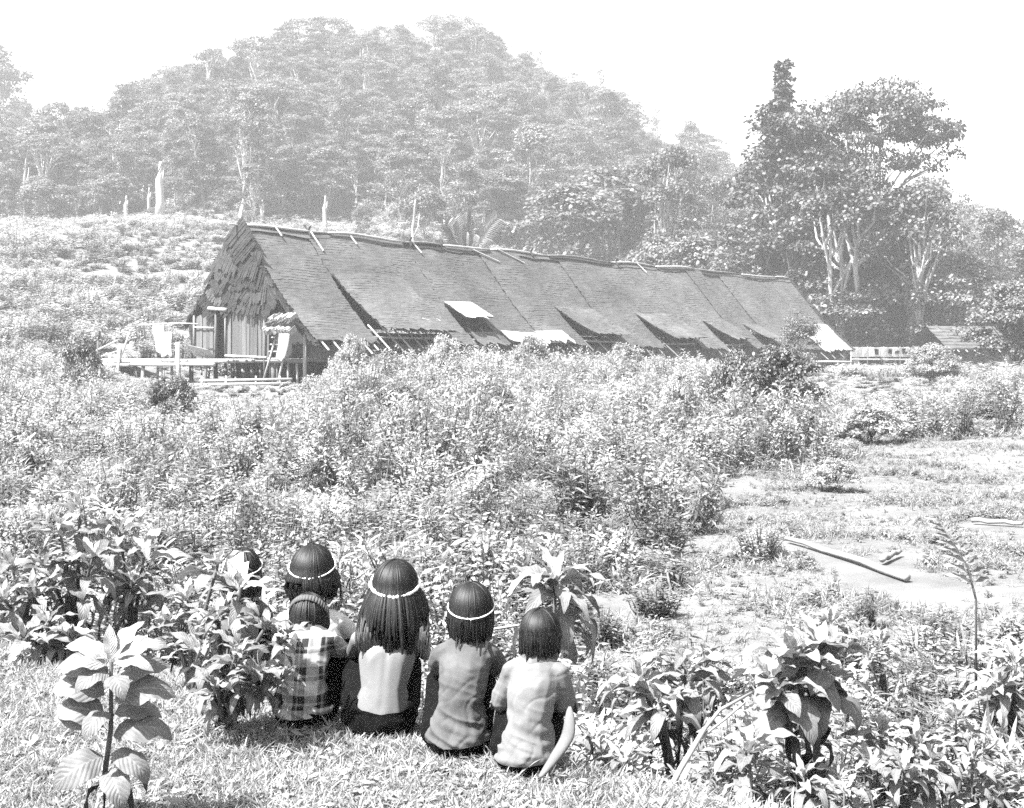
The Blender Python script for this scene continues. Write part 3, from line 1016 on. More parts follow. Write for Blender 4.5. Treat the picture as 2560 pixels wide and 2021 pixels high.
tufts = [tuft(i, 20, 0.042, 0.024) for i in range(5)] + [lawn_leaf(i, 9) for i in range(3)] + [tuft(17, 7, 0.075, 0.02)]
gp = np.stack([rng.uniform(-4.2, 3.4, 100000), rng.uniform(2.6, 8.6, 100000)], 1)
s_ = bank_s(gp[:, 0], gp[:, 1])
dens = np.clip((s_ + 0.45) / 0.5, 0.0, 1) * np.where(np.abs(gp[:, 0] + 0.1) < 0.40 * gp[:, 1] + 0.4, 1, 0)
gp = gp[(s_ > -0.6) & (rng.random(len(gp)) < dens)]
n = len(gp)
gidx = rng.choice(9, n, p=[.17, .17, .17, .17, .16, .03, .03, .03, .07])
gs = rng.uniform(0.6, 1.2, n)
scatter('grass', 'short bright grass and lawn weeds on the bank', np.concatenate([gp, gz(gp[:, 0], gp[:, 1])[:, None] - 0.004], 1), rots(n, 0.2), np.stack([gs, gs, gs], 1), tufts, idx=gidx)

def gpt(px, py):
    """ground point seen at a pixel (level ground of the clearing)"""
    d = 2.0 * F / (py - HY)
    for _ in range(6):
        d = (CAMZ - float(gz(xat(px, d), d))) * F / (py - HY)
    return Vector((xat(px, d), d, 0))


LOGS = [(gpt(*a)[:2], gpt(*b)[:2]) for a, b in (((1965, 1358), (2150, 1425)), ((2180, 1424), (2268, 1458)), ((2205, 1414), (2250, 1392)), ((2430, 1312), (2556, 1320)))]
# --- low weeds and pale grass on the open ground to the right
weeds = []
for i in range(5):
    a, b = shrub_meshes(40 + i, 0.22, 0.10, 5, 7, 0.085, (T_LEAF, T_NARROW)[i % 2], M['weed'], M['stem'], 'weed', 0.15, 0.15)
    weeds.append(join_meshes('weed', a, b))
ftuft = [tuft(60 + i, 16, 0.16, 0.05) for i in range(3)]
wp = np.stack([rng.uniform(-2, 19, 150000), rng.uniform(5.5, 40, 150000)], 1)
wp = wp[(np.abs(wp[:, 0]) < wp[:, 1] * 0.44 + 0.5)]
cl = clear_patch(wp[:, 0], wp[:, 1])
nb_ = mnb = np.array([mnoise.noise((x * 0.8, y * 0.8, 3.3)) for x, y in wp])
keepw = (cl & (rng.random(len(wp)) < np.clip(0.5 + nb_ * 1.3, 0.12, 1.0)) & (bank_s(wp[:, 0], wp[:, 1]) < -0.6))
for (sa, sb) in LOGS:
    ab = np.array(sb) - np.array(sa); tq = np.clip(((wp - np.array(sa)) @ ab) / (ab @ ab), 0, 1)
    dl_ = wp - (np.array(sa) + tq[:, None] * ab)
    keepw &= ~((np.abs(dl_[:, 0]) < 0.25) & (dl_[:, 1] < 0.2) & (dl_[:, 1] > -0.9))
wp = wp[keepw]
n0_ = len(wp)
uw = np.stack([rng.uniform(-24, 16, 90000), rng.uniform(6, 52, 90000)], 1)
uw = uw[(np.abs(uw[:, 0]) < uw[:, 1] * 0.44 + 0.5) & ~clear_patch(uw[:, 0], uw[:, 1]) & (bank_s(uw[:, 0], uw[:, 1]) < -0.7)]
wp = np.concatenate([wp, uw])
n = len(wp)
gs = rng.uniform(0.25, 0.6, n) * np.where(np.arange(n) < n0_, np.concatenate([np.where(nb_[keepw] > 0.25, 1.25, 0.75), np.ones(n - n0_)]), 2.4)
scatter('ground_cover', 'low weeds and sparse grass on the open trodden ground', np.concatenate([wp, gz(wp[:, 0], wp[:, 1])[:, None] - 0.01], 1), rots(n), np.stack([gs, gs, gs], 1), weeds + ftuft,
        idx=rng.choice(8, n, p=[.06, .06, .06, .05, .05, .26, .23, .23]))

# --- scrub filling the field
scrub = []
for i in range(7):
    a, b = shrub_meshes(70 + i, 1.0, 0.44, 15 + i % 4 * 2, 19, (0.115, 0.17, 0.09, 0.13, 0.10, 0.20, 0.08)[i], (T_LEAF, T_NARROW, T_BROAD, T_LEAF, T_BROAD, T_NARROW, T_LEAF)[i], M['scrub'], M['stem'], 'scrub', 0.25, 0.2)
    scrub.append(join_meshes('scrub', a, b))
for i in range(2):
    a, b = shrub_meshes(90 + i, 1.0, 0.44, 18, 19, 0.12, T_LEAF, M['scrub_dark'], M['stem'], 'scrub', 0.2, 0.2)
    scrub.append(join_meshes('scrub', a, b))


STAND = [(1950, 58, 1075, 880, 250), (1840, 62, 1060, 890, 140), (445, 46, 1080, 950, 110), (410, 52, 1060, 915, 90), (1250, 36, 1075, 975, 100), (1440, 24, 1330, 1110, 150),
         (1380, 26, 1240, 1120, 90), (780, 22, 1260, 1150, 70), (955, 15, 1410, 1310, 70), (1735, 38, 1120, 1050, 130), (2480, 55, 1060, 1000, 130), (2180, 40, 1120, 1010, 190), (2090, 26, 1230, 1150, 140),
         (200, 52, 930, 850, 120), (1660, 20, 1400, 1260, 130), (640, 34, 1120, 1030, 90), (1010, 44, 1050, 965, 120), (250, 30, 1180, 1080, 130)]


def sep_field(x, y):
    return 0.27 + 0.0095 * y


def gen_field():
    y = math.sqrt(rng.uniform(5.2 ** 2, 84 ** 2)); return rng.uniform(-0.46, 0.46) * y + rng.normal(0, .3), y


fp = poisson(36000, gen_field, sep_field)
sf = bank_s(fp[:, 0], fp[:, 1])
fp = fp[(sf < -0.55) & ~clear_patch(fp[:, 0], fp[:, 1]) & ~in_house(fp[:, 0], fp[:, 1], -0.6)]
# keep the lap and knees of the seated children free
kid = np.array([(-1.14, 6.0), (-0.84, 5.85), (-0.72, 5.3), (-0.45, 5.2), (-0.18, 4.95), (0.06, 4.8)])
dk = np.min(np.hypot(fp[:, None, 0] - kid[None, :, 0], fp[:, None, 1] - kid[None, :, 1]), axis=1)
fp = fp[dk > 0.62]
x, y = fp[:, 0], fp[:, 1]
n = len(fp)
u_ = x / y
hgt = np.interp(y, [5, 8, 14, 24, 40, 60, 72, 84], [0.42, 0.5, 0.75, 1.05, 1.35, 1.5, 1.6, 1.5])
big_ = np.array([mnoise.noise((a * 0.16, b * 0.16, 1.7)) for a, b in fp])
big2 = np.array([mnoise.noise((a * 0.55, b * 0.55, 5.1)) for a, b in fp])
hgt = hgt * np.clip(1 + 0.6 * big_ + 0.7 * big2, 0.35, 1.7)
# taller growth under the middle of the longhouse, lower before its gable and fence
mid = np.exp(-((u_ - 0.03) / 0.11) ** 2) * sstep((y - 45) / 15)
hgt = hgt * (1 + 0.45 * mid)
hgt = np.where((y > 50) & (u_ < -0.13) & (u_ > -0.30), hgt * 0.55, hgt)
hgt = np.where((y > 45) & (u_ > 0.17), hgt * 0.75, hgt)
hgt = np.where((y < 10) & (u_ > 0.0), np.minimum(hgt, 0.45), hgt)
row_ = np.interp(x / y * F + 1280, [0, 250, 300, 360, 480, 730, 790, 880, 1000, 1250, 1500, 1700, 1800, 1900, 2000, 2200, 2330, 2560],
                 [800, 890, 925, 950, 985, 985, 925, 872, 850, 848, 860, 870, 885, 912, 945, 975, 950, 900])
cap = (CAMZ - gz(x, y) - (row_ - HY) / F * y) / 1.12
cap = cap * np.clip(0.92 + 0.5 * big2 - 0.08 * rng.random(n), 0.5, 1.1)
hgt = np.where((y > 26), np.minimum(hgt, np.maximum(cap, 0.22)), hgt)
wid = sep_field(x, y) * rng.uniform(1.25, 1.9, n)
wid = np.minimum(wid, hgt * 1.5)
for (spx, sd_, spb, spt, sw_) in STAND:
    sd_ = min(sd_, 2.02 * F / (spb - HY))
    xs_ = xat(spx, sd_); W_ = sw_ / F * sd_
    near = (np.abs(x / y - xs_ / sd_) * sd_ < 0.55 * W_ + 0.2) & (y < sd_ + 0.5) & (y > sd_ * 0.82 - 0.3)
    lim = CAMZ - gz(x, y) - ((spb - 0.32 * (spb - spt)) - HY) / F * y
    hgt = np.where(near, np.minimum(hgt, np.maximum(lim / 1.1, 0.15)), hgt)
wid = np.maximum(np.minimum(wid, hgt * 1.7), sep_field(x, y) * 1.15)
pr = rng.random(n)
spn = np.array([mnoise.noise((a * 0.22, b * 0.22, 21.3)) + 0.5 * mnoise.noise((a * 0.6, b * 0.6, 3.9)) for a, b in fp])
idx = np.clip(((spn + 0.55) / 1.1 * 7 + rng.normal(0, 0.7, n)), 0, 6.99).astype(int)
idx = np.where(pr < 0.08 + 0.75 * (spn > 0.33) * (y > 11), 7 + rng.integers(0, 2, n), idx)
scatter('scrub', 'leafy overgrown scrub filling the clearing up to the longhouse', np.stack([x, y, gz(x, y) - 0.03], 1), rots(n, 0.27), np.stack([wid, wid, hgt], 1), scrub, idx=idx)
print('scrub', n)

# --- scrub on the slope behind and left of the longhouse
def gen_hill():
    return rng.uniform(-130, 110), 40 + 190 * math.sqrt(rng.uniform(0, 1))


hp = poisson(34000, gen_hill, lambda x, y: 0.7 + 0.005 * y)
x, y = hp[:, 0], hp[:, 1]
yl = 84 * np.ones(len(x))
keep = ((y > 84) | (np.abs(x) > 0.455 * y)) & (np.abs(x) < 0.5 * y + 6) & ~in_house(x, y, 0.2) & (y < 222)
hp = hp[keep]
x, y = hp[:, 0], hp[:, 1]
n = len(hp)
nb_ = np.array([mnoise.noise((a * 0.07, b * 0.07, 9.7)) for a, b in hp])
h = np.clip(1.5 + 1.6 * nb_, 0.6, 3.4) * rng.uniform(0.7, 1.2, n)
row_ = np.interp(x / y * F + 1280, [1960, 2000, 2100, 2330, 2400, 2560], [900, 945, 905, 905, 900, 890])
cap = CAMZ - gz(x, y) - (row_ - HY) / F * y
h = np.where((x / y > 0.19) & (y < 128), np.minimum(h, np.maximum(cap / 1.1, 0.5)), h)
w = np.minimum((0.9 + 0.006 * y) * rng.uniform(1.5, 2.2, n), h * 3)
scatter('hillside_scrub', 'pale scrub and regrowth covering the slope behind the longhouse', np.stack([x, y, gz(x, y) - 0.05], 1), rots(n, 0.1), np.stack([w, w, h], 1), scrub, idx=np.where(rng.random(n) < 0.05, 7, rng.integers(0, 7, n)))
print('hillside', n)

# ------------------------------------------------------------------ trees
def tree_meshes(seed, H, spread, base, ncl, ncr, kl, lsz, style, lmat, bmat, name, rtrunk=None, stems=1):
    """trunk mesh (with limbs) and crown mesh of leaf clumps"""
    r = np.random.default_rng(seed)
    mb = MB()
    rt = rtrunk or H * 0.014
    cl = []
    for s in range(stems):
        lean = r.normal(0, 0.05 if stems == 1 else 0.12, 2) * H
        bx = r.normal(0, 0.03 * H, 2) if stems > 1 else np.zeros(2)
        tr = []
        for q in np.linspace(0, 1, 8):
            w = r.normal(0, 0.012 * H, 2) if 0 < q < 1 else np.zeros(2)
            tr.append(np.array([bx[0] + lean[0] * q ** 1.3 + w[0], bx[1] + lean[1] * q ** 1.3 + w[1], H * 0.9 * q - 0.02 * H * (q == 0)]))
        tr = np.array(tr)
        mb.tube(tr, [rt * (1.35 if q == 0 else 1 - 0.75 * q) / math.sqrt(stems) for q in np.linspace(0, 1, 8)], 7, 0, False)
        for j in range(max(2, ncl // stems)):
            if style == 'umbrella':
                f = r.uniform(0.62, 0.85); rad = spread * math.sqrt(r.uniform(0.03, 1)); zt = H * (0.97 - 0.16 * (rad / spread) ** 2) + r.normal(0, 0.025 * H)
                if r.random() < 0.25: zt -= 0.14 * H
            elif style == 'tall':
                f = r.uniform(base, 0.95); rad = spread * r.uniform(0.15, 1) * (1.1 - 0.55 * (f - base) / (1 - base)); zt = H * f + 0.10 * rad + H * 0.03
            elif style == 'cone':
                f = r.uniform(base, 1.0); q = (f - base) / (1 - base)
                if q > .8 and r.random() < .72: q = r.uniform(.45, .8); f = base + q * (1 - base)
                rad = spread * math.sqrt(r.uniform(0.05, 1.0)) * (0.03 + 0.05 * (1 - q) if q > .86 else 1.0 - 0.84 * (q / .86) ** 2.2); zt = H * f
            else:
                f = r.uniform(base, 0.9)
                th = r.uniform(0, PI * 0.62)
                rad = spread * math.sin(th) * r.uniform(0.6, 1.05); zt = H * base + (H * (1 - base)) * (0.35 + 0.62 * math.cos(th) * r.uniform(0.75, 1.05))
            an = r.uniform(0, 2 * PI)
            k = min(int(f * 7), 6)
            a = tr[k] + (tr[k + 1] - tr[k]) * (f * 7 - k)
            c = np.array([a[0] + math.cos(an) * rad, a[1] + math.sin(an) * rad, max(zt, 0.12 * H)])
            cl.append(c)
            if j % (6 if style == 'umbrella' else 5 if stems == 3 else 2) == 0 or style == 'tall':
                st = tr[max(k - 1, 1)] if c[2] > tr[max(k - 1, 1)][2] else a
                ln_ = np.linalg.norm(c - st)
                m1 = st + (c - st) * np.array([.28, .28, .42]) + r.normal(0, .05, 3) * ln_
                m2 = st + (c - st) * np.array([.62, .62, .78]) + r.normal(0, .05, 3) * ln_
                mb.tube([st, m1, m2, c], [rt * 0.45 / math.sqrt(stems), rt * 0.32, rt * 0.2, rt * 0.06], 5, 0, False)
    P, D, N, S = [], [], [], []
    for c in cl:
        rc = ncr * r.uniform(0.7, 1.3) * (0.5 if style == 'cone' and c[2] > H * .86 else 1)
        k = int(kl * r.uniform(0.7, 1.3) * (0.5 if style == 'cone' and c[2] > H * .86 else 1))
        d = norm(r.normal(0, 1, (k, 3)))
        d[:, 2] = np.where(d[:, 2] < -0.3, -d[:, 2] * 0.6, d[:, 2])
        flat = 0.5 if style == 'umbrella' else 0.72
        p = c[None] + d * rc * np.array([1, 1, flat]) * (r.uniform(0.25, 1, (k, 1)) ** 0.5)
        P.append(p)
        h = np.stack([d[:, 0], d[:, 1], d[:, 2] * 0.2 - 0.15], 1) + r.normal(0, 0.45, (k, 3))
        D.append(h); N.append(d * 0.7 + np.array([0, 0, 0.8]) + r.normal(0, 0.4, (k, 3)))
        S.append(lsz * r.uniform(0.6, 1.3, k))
    V, Fc = leaves(T_CLUMP, np.concatenate(P), np.concatenate(D), np.concatenate(N), np.concatenate(S))
    return mb.me(name + '_trunk', [bmat], True), mesh(name + '_crown', V, Fc, lmat)


TREES = {
    'round': [tree_meshes(300 + i, 20, 5.2, 0.3, 52, 1.75, 130, 0.42, 'round', M['forest'], M['bark_mid'], 'round_tree') for i in range(3)],
    'umbrella': [tree_meshes(310 + i, 30, 8.0, 0.6, 56, 1.8, 130, 0.42, 'umbrella', M['forest'], M['bark'], 'umbrella_tree', 0.5) for i in range(2)],
    'tall': [tree_meshes(320 + i, 26, 4.0, 0.48, 36, 1.6, 130, 0.40, 'tall', M['forest'], M['bark'], 'tall_tree', 0.36) for i in range(3)],
    'multi': [tree_meshes(330 + i, 19, 3.6, 0.5, 34, 1.6, 120, 0.40, 'round', M['forest'], M['bark'], 'branching_tree', 0.5, 4) for i in range(2)],
    'sparse': [tree_meshes(340 + i, 24, 4.2, 0.55, 18, 1.3, 70, 0.36, 'tall', M['forest'], M['bark'], 'sparse_tree', 0.3) for i in range(2)],
    'low': [tree_meshes(350 + i, 9, 4.2, 0.15, 44, 1.3, 130, 0.36, 'round', M['forest'], M['bark_mid'], 'low_tree') for i in range(2)],
}


def plant_tree(kind, v, px, d, H, label, group=None, wscale=1.0, name=None, rz=None):
    tm, cm = TREES[kind][v % len(TREES[kind])]
    H0 = {'round': 20, 'umbrella': 30, 'tall': 26, 'multi': 19, 'sparse': 24, 'low': 9}[kind]
    x, y = xat(px, d), d
    o = empty(name or 'forest_tree', (x, y, float(gz(x, y)) - 0.1), float(rng.uniform(0, 6.28)) if rz is None else rz, label, 'tree', group)
    s = H / H0
    o.scale = (s * wscale, s * wscale, s)
    link('trunk', tm, o); link('crown', cm, o)
    return o


def top(px, py, d):
    """height that a tree needs at distance d to reach the pixel row py"""
    x = xat(px, d)
    return CAMZ + (HY - py) / F * d - float(gz(x, d))


# trees one can tell apart: kind, variant, column, distance, row of the top, width, label
TL = [
    ('umbrella', 0, 745, 300, 48, 1.25, 'tallest umbrella-crowned tree rising over the hill forest left of the summit'),
    ('sparse', 0, 515, 272, 125, 1.35, 'open airy-crowned tree standing out from the skyline below the tallest umbrella tree'),
    ('sparse', 1, 385, 246, 218, 1.0, 'narrow dark-topped tree at the low end of the skyline'),
    ('tall', 0, 865, 226, 245, 1.0, 'tree with a long leaning pale trunk in the middle of the forest edge'),
    ('tall', 1, 770, 230, 290, 0.9, 'thin straight pale-trunked tree left of the leaning one'),
    ('multi', 0, 515, 214, 300, 1.25, 'pale tree forking into several stems at the forest edge'),
    ('multi', 1, 650, 208, 370, 0.9, 'slender forked tree with a small crown in front of dark forest'),
    ('tall', 2, 438, 212, 300, 0.8, 'slim pale-trunked tree between the broken stump and the forked tree'),
    ('round', 0, 1000, 318, 75, 1.15, 'broad dense tree crowning the summit of the hill'),
    ('round', 1, 1130, 318, 62, 1.1, 'dense rounded tree on the summit right of the broadest one'),
    ('round', 2, 1235, 320, 92, 1.0, 'rounded tree stepping down from the summit to the right'),
    ('umbrella', 1, 1165, 272, 165, 1.0, 'wide flat-topped tree with forked pale limbs below the summit'),
    ('sparse', 0, 1345, 322, 120, 0.8, 'small tree with bare twigs on the skyline right of the summit'),
    ('sparse', 1, 1430, 322, 165, 0.8, 'spindly skyline tree with two airy tufts'),
    ('sparse', 0, 1495, 300, 165, 0.7, 'thin feathery tree sticking up on the descending skyline'),
    ('sparse', 1, 1570, 300, 240, 0.7, 'small airy tree on the middle of the descending skyline'),
    ('sparse', 0, 1640, 305, 265, 0.7, 'lone thin-stemmed tree just above the descending skyline'),
    ('round', 0, 1720, 300, 305, 0.9, 'dark rounded tree on the lower part of the descending skyline'),
    ('multi', 0, 1640, 158, 380, 0.85, 'pale bare-stemmed forked tree just behind the longhouse ridge'),
    ('low', 0, 1430, 172, 470, 1.2, 'dark bushy tree with spreading limbs behind the longhouse ridge'),
    ('low', 1, 1520, 180, 430, 1.1, 'bushy grey tree above the middle of the longhouse ridge'),
    ('round', 1, 1330, 215, 320, 1.0, 'leafy tree with a leaning pale stem above the palm'),
    ('round', 2, 1010, 220, 330, 1.05, 'full leafy tree to the right of the leaning pale trunk'),
    ('low', 1, 1060, 190, 470, 0.9, 'small pale bush-like tree left of the palm'),
    ('low', 0, 900, 192, 520, 0.7, 'low round bushy tree at the foot of the leaning pale trunk'),
    ('round', 0, 620, 226, 300, 0.85, 'dark tree filling the gap behind the forked trees'),
    ('tall', 0, 2110, 152, 480, 0.9, 'pale slim tree behind the two great trees'),
    ('round', 1, 2330, 175, 455, 0.9, 'rounded hazy tree right of the great umbrella tree'),
    ('sparse', 1, 2420, 180, 455, 0.8, 'thin airy tree above the low forest far to the right'),
    ('round', 2, 2490, 170, 530, 0.9, 'bushy tree behind the round leafy tree by the hut'),
    ('tall', 2, 2395, 150, 600, 0.8, 'slender branching tree behind the hut'),
    ('round', 0, 60, 330, 250, 1.1, 'hazy tree low on the faint ridge at the edge of the valley'),
    ('round', 0, -12, 330, 112, 1.0, 'faint tall tree cut by the edge of the picture, almost lost in haze'),
    ('low', 0, 110, 200, 455, 1.2, 'round hazy bush at the foot of the faint forest'),
    ('low', 1, 290, 204, 440, 1.2, 'spreading bush in front of the forest left of the broken stump'),
    ('round', 1, 1780, 200, 450, 0.9, 'leafy tree peeping between the ridge and the dark great tree'),
    ('low', 1, 1640, 150, 590, 0.9, 'pale round bush just above the far part of the ridge'),
    ('low', 0, 1740, 146, 600, 0.9, 'grey leafy bush above the far end of the ridge'),
]
for (kind, v, px, d, py, w, lab) in TL:
    H = max(top(px, py, d), 3.0)
    plant_tree(kind, v, px, d, H, lab, 'forest trees on the hill', w)

# bare pale stumps and poles at the forest edge
for (px, d, y0, r_, lab) in ((400, 205, 405, 0.65, 'thick pale broken stump at the forest edge'), (315, 190, 490, 0.3, 'thin pale dead pole standing in the slope scrub'),
                             (372, 207, 470, 0.25, 'short pale stem beside the thick stump'), (1034, 150, 500, 0.2, 'thin pale pole above the ridge near the palm'),
                             (812, 196, 490, 0.3, 'pale bare stem left of the small bush at the forest foot'), (655, 200, 500, 0.25, 'pale thin stem at the foot of the slender forked tree'),
                             (62, 210, 395, 0.25, 'faint bare stem in the haze of the far left slope'), (252, 212, 385, 0.25, 'upright hazy stem right of the round hazy bush')):
    x, y = xat(px, d), d
    z0 = float(gz(x, y)); h = CAMZ + (HY - y0) / F * d - z0
    mb = MB()
    mb.tube([(0, 0, -0.3), (0.01 * h, 0, h * 0.3), (-0.01 * h, 0.02 * h, h * 0.7), (0.02 * h, 0, h)], [r_ * 1.3, r_, r_ * 0.9, r_ * 0.55], 7)
    mb.tube([(0, 0, h * 0.6), (0.05 * h, 0, h * 0.72), (0.06 * h, 0.01, h * 0.86)], [r_ * 0.5, r_ * 0.35, r_ * 0.1], 5)
    o = mb.build('dead_stem', [M['bark']], None, True)
    o.location = (x, y, z0)
    tag(o, lab, 'dead tree', 'bare pale stems at the forest edge')

# palm in the scrub
px, d = 1165, 160
x, y = xat(px, d), d
palm = empty('palm', (x, y, float(gz(x, y))), 0, 'young palm with a fan of upright fronds above the longhouse ridge', 'palm')
mb = MB(); mb.tube([(0, 0, -0.2), (0, 0, 1.2)], [0.35, 0.25], 7); mb.build('trunk', [M['bark_mid']], palm, True)
hp_ = CAMZ + (HY - 495) / F * d - float(gz(x, y))
for i in range(15):
    an = i * 2.4; out_ = 0.15 + 0.6 * ((i * 0.37) % 1)
    pts = []
    L_ = hp_ * (0.62 + 0.3 * ((i * 0.61) % 1))
    for q in np.linspace(0, 1, 9):
        pts.append(np.array([math.cos(an) * out_ * L_ * 0.6 * q ** 1.4, math.sin(an) * out_ * L_ * 0.6 * q ** 1.4, 0.6 + L_ * (q - 0.33 * out_ * q ** 2.5)]))
    pts = np.array(pts)
    P, D, N = [], [], []
    for q in np.linspace(0.12, 1, 30):
        k = min(int(q * 8), 7); p = pts[k] + (pts[k + 1] - pts[k]) * (q * 8 - k); t = norm(pts[k + 1] - pts[k])
        sd = norm(np.cross(t, np.array([math.sin(an), -math.cos(an), 0.3])))
        for sg in (-1, 1):
            P.append(p); D.append(sg * sd + 0.8 * t + np.array([0, 0, -0.1])); N.append(np.cross(sd, t) * sg + UPV)
    V, Fc = leaves(T_NARROW, np.array(P), np.array(D), np.array(N), np.full(len(P), 1.25))
    fr_ = link('frond', mesh('palm_frond', V, Fc, M['bigtree']), palm)

# the two great trees at the far end of the longhouse, the pair of pale trunks and the smaller ones under them
bt1 = tree_meshes(401, 26.5, 7.2, 0.12, 210, 1.25, 120, 0.36, 'cone', M['bigtree'], M['bark_mid'], 'great_tree', 0.4)
bt2 = tree_meshes(402, 25.5, 9.6, 0.55, 140, 1.8, 170, 0.34, 'umbrella', M['bigtree'], M['bark_mid'], 'great_umbrella_tree', 0.42, 3)
bt3 = tree_meshes(403, 17.5, 6.0, 0.52, 80, 1.35, 120, 0.32, 'round', M['bigtree'], M['bark'], 'wide_tree', 0.5, 3)
bt4 = tree_meshes(404, 17.0, 3.8, 0.55, 46, 1.1, 70, 0.34, 'tall', M['bigtree'], M['bark'], 'slim_tree', 0.42)
bt5 = tree_meshes(405, 8.0, 4.3, 0.12, 120, 1.1, 150, 0.25, 'round', M['scrub_dark'], M['bark_mid'], 'leafy_tree', 0.16, 2)
bt6 = tree_meshes(406, 6.5, 2.1, 0.15, 60, 0.7, 130, 0.15, 'cone', M['scrub_dark'], M['bark_mid'], 'slender_tree', 0.09, 2)
for (mm, px, d, pyt, H0, nm, lab, w) in (
        (bt1, 1975, 138, 165, 26.5, 'great_tree', 'great dark leafy tree with a spire top behind the far end of the longhouse', 1.0),
        (bt2, 2160, 134, 215, 25.5, 'great_tree', 'great tree with pale branching trunks and a wide layered umbrella crown', 0.72),
        (bt3, 2120, 129, 410, 17.5, 'great_tree', 'leafy many-stemmed tree filling the space under the umbrella crown', 0.95),
        (bt4, 2300, 128, 470, 17.0, 'slim_tree', 'pair-trunked tall pale tree left of the hut', 0.95),
        (bt4, 2278, 130, 520, 17.0, 'slim_tree', 'slimmer pale trunk close beside the tall pale tree', 0.8),
        (bt5, 2535, 92, 712, 8.0, 'leafy_tree', 'round dense leafy tree in front of the hut', 1.0),
        (bt5, 2190, 134, 790, 8.0, 'leafy_tree', 'low leafy bush at the foot of the great umbrella tree', 1.2),
        (bt5, 2060, 134, 700, 8.0, 'leafy_tree', 'dark undergrowth tree behind the far roof corner', 1.3),
        (bt5, 2240, 133, 650, 8.0, 'leafy_tree', 'deep shaded bush between the pale trunks', 1.0),
        (bt5, 2380, 136, 640, 8.0, 'leafy_tree', 'grey-leaved bushy tree behind the hut roof', 1.0),
        (bt5, 1900, 140, 620, 8.0, 'leafy_tree', 'bushy tree behind the last stretch of the ridge', 1.1),
        (bt6, 1985, 86, 762, 6.5, 'slender_tree', 'slender young tree growing before the far end of the roof', 0.95)):
    x, y = xat(px, d), d
    z0 = float(gz(x, y)); H = CAMZ + (HY - pyt) / F * d - z0
    o = empty(nm, (x, y, z0 - 0.1), {1975: 1.0, 2160: 2.6}.get(px, px * 0.7), lab, 'tree')
    o.scale = (H / H0 * w, H / H0 * w, H / H0)
    link('trunk', mm[0], o); link('crown', mm[1], o)

# the rest of the forest, one mass
kinds = []
for k in ('round', 'umbrella', 'tall', 'multi', 'sparse', 'low'):
    for (tm, cm) in TREES[k]:
        kinds.append((k, join_meshes('forest_' + k, cm, tm)))


def gen_forest():
    return rng.uniform(-215, 150), rng.uniform(150, 480)


tp = poisson(42000, gen_forest, lambda x, y: 2.5 + 0.003 * y)
x, y = tp[:, 0], tp[:, 1]
edge = np.interp(x / y, [-0.5, -0.36, -0.25, -0.1, 0.0, 0.08, 0.16, 0.25, 0.36, 0.5], [222, 214, 208, 212, 205, 190, 165, 148, 140, 140]) + 6 * np.sin(x * 0.21) + 4 * np.sin(x * 0.57 + 1)
ycr = np.interp(x, [-130, -75, 60, 200], [470, 352, 350, 350])
tp = tp[(y > edge) & (y < ycr) & (np.abs(x) < 0.47 * y + 8)]
x, y = tp[:, 0], tp[:, 1]
n = len(tp)
Hs = {'round': 20, 'umbrella': 30, 'tall': 26, 'multi': 19, 'sparse': 24, 'low': 9}
names = [k for k, _ in kinds]
pk = rng.choice(len(kinds), n, p=np.array([{'round': 4.2, 'umbrella': .8, 'tall': 2.0, 'multi': 1.4, 'sparse': .4, 'low': 2.2}[k] for k in names]) / sum({'round': 4.2, 'umbrella': .8, 'tall': 2.0, 'multi': 1.4, 'sparse': .4, 'low': 2.2}[k] for k in names))
sc = rng.uniform(0.38, 0.66, n) * np.where((rng.random(n) < .08) & (y < 290), 1.35, 1.0) * np.interp(x, [-60, 0, 60, 120], [0.9, 0.92, 0.8, 0.62])
w = sc * rng.uniform(1.0, 1.45, n)
scatter('forest', 'dense hazy rainforest covering the hill', np.stack([x, y, gz(x, y) - 0.3], 1), rots(n, 0.03), np.stack([w, w, sc], 1), [m for _, m in kinds], idx=pk)
print('forest', n)

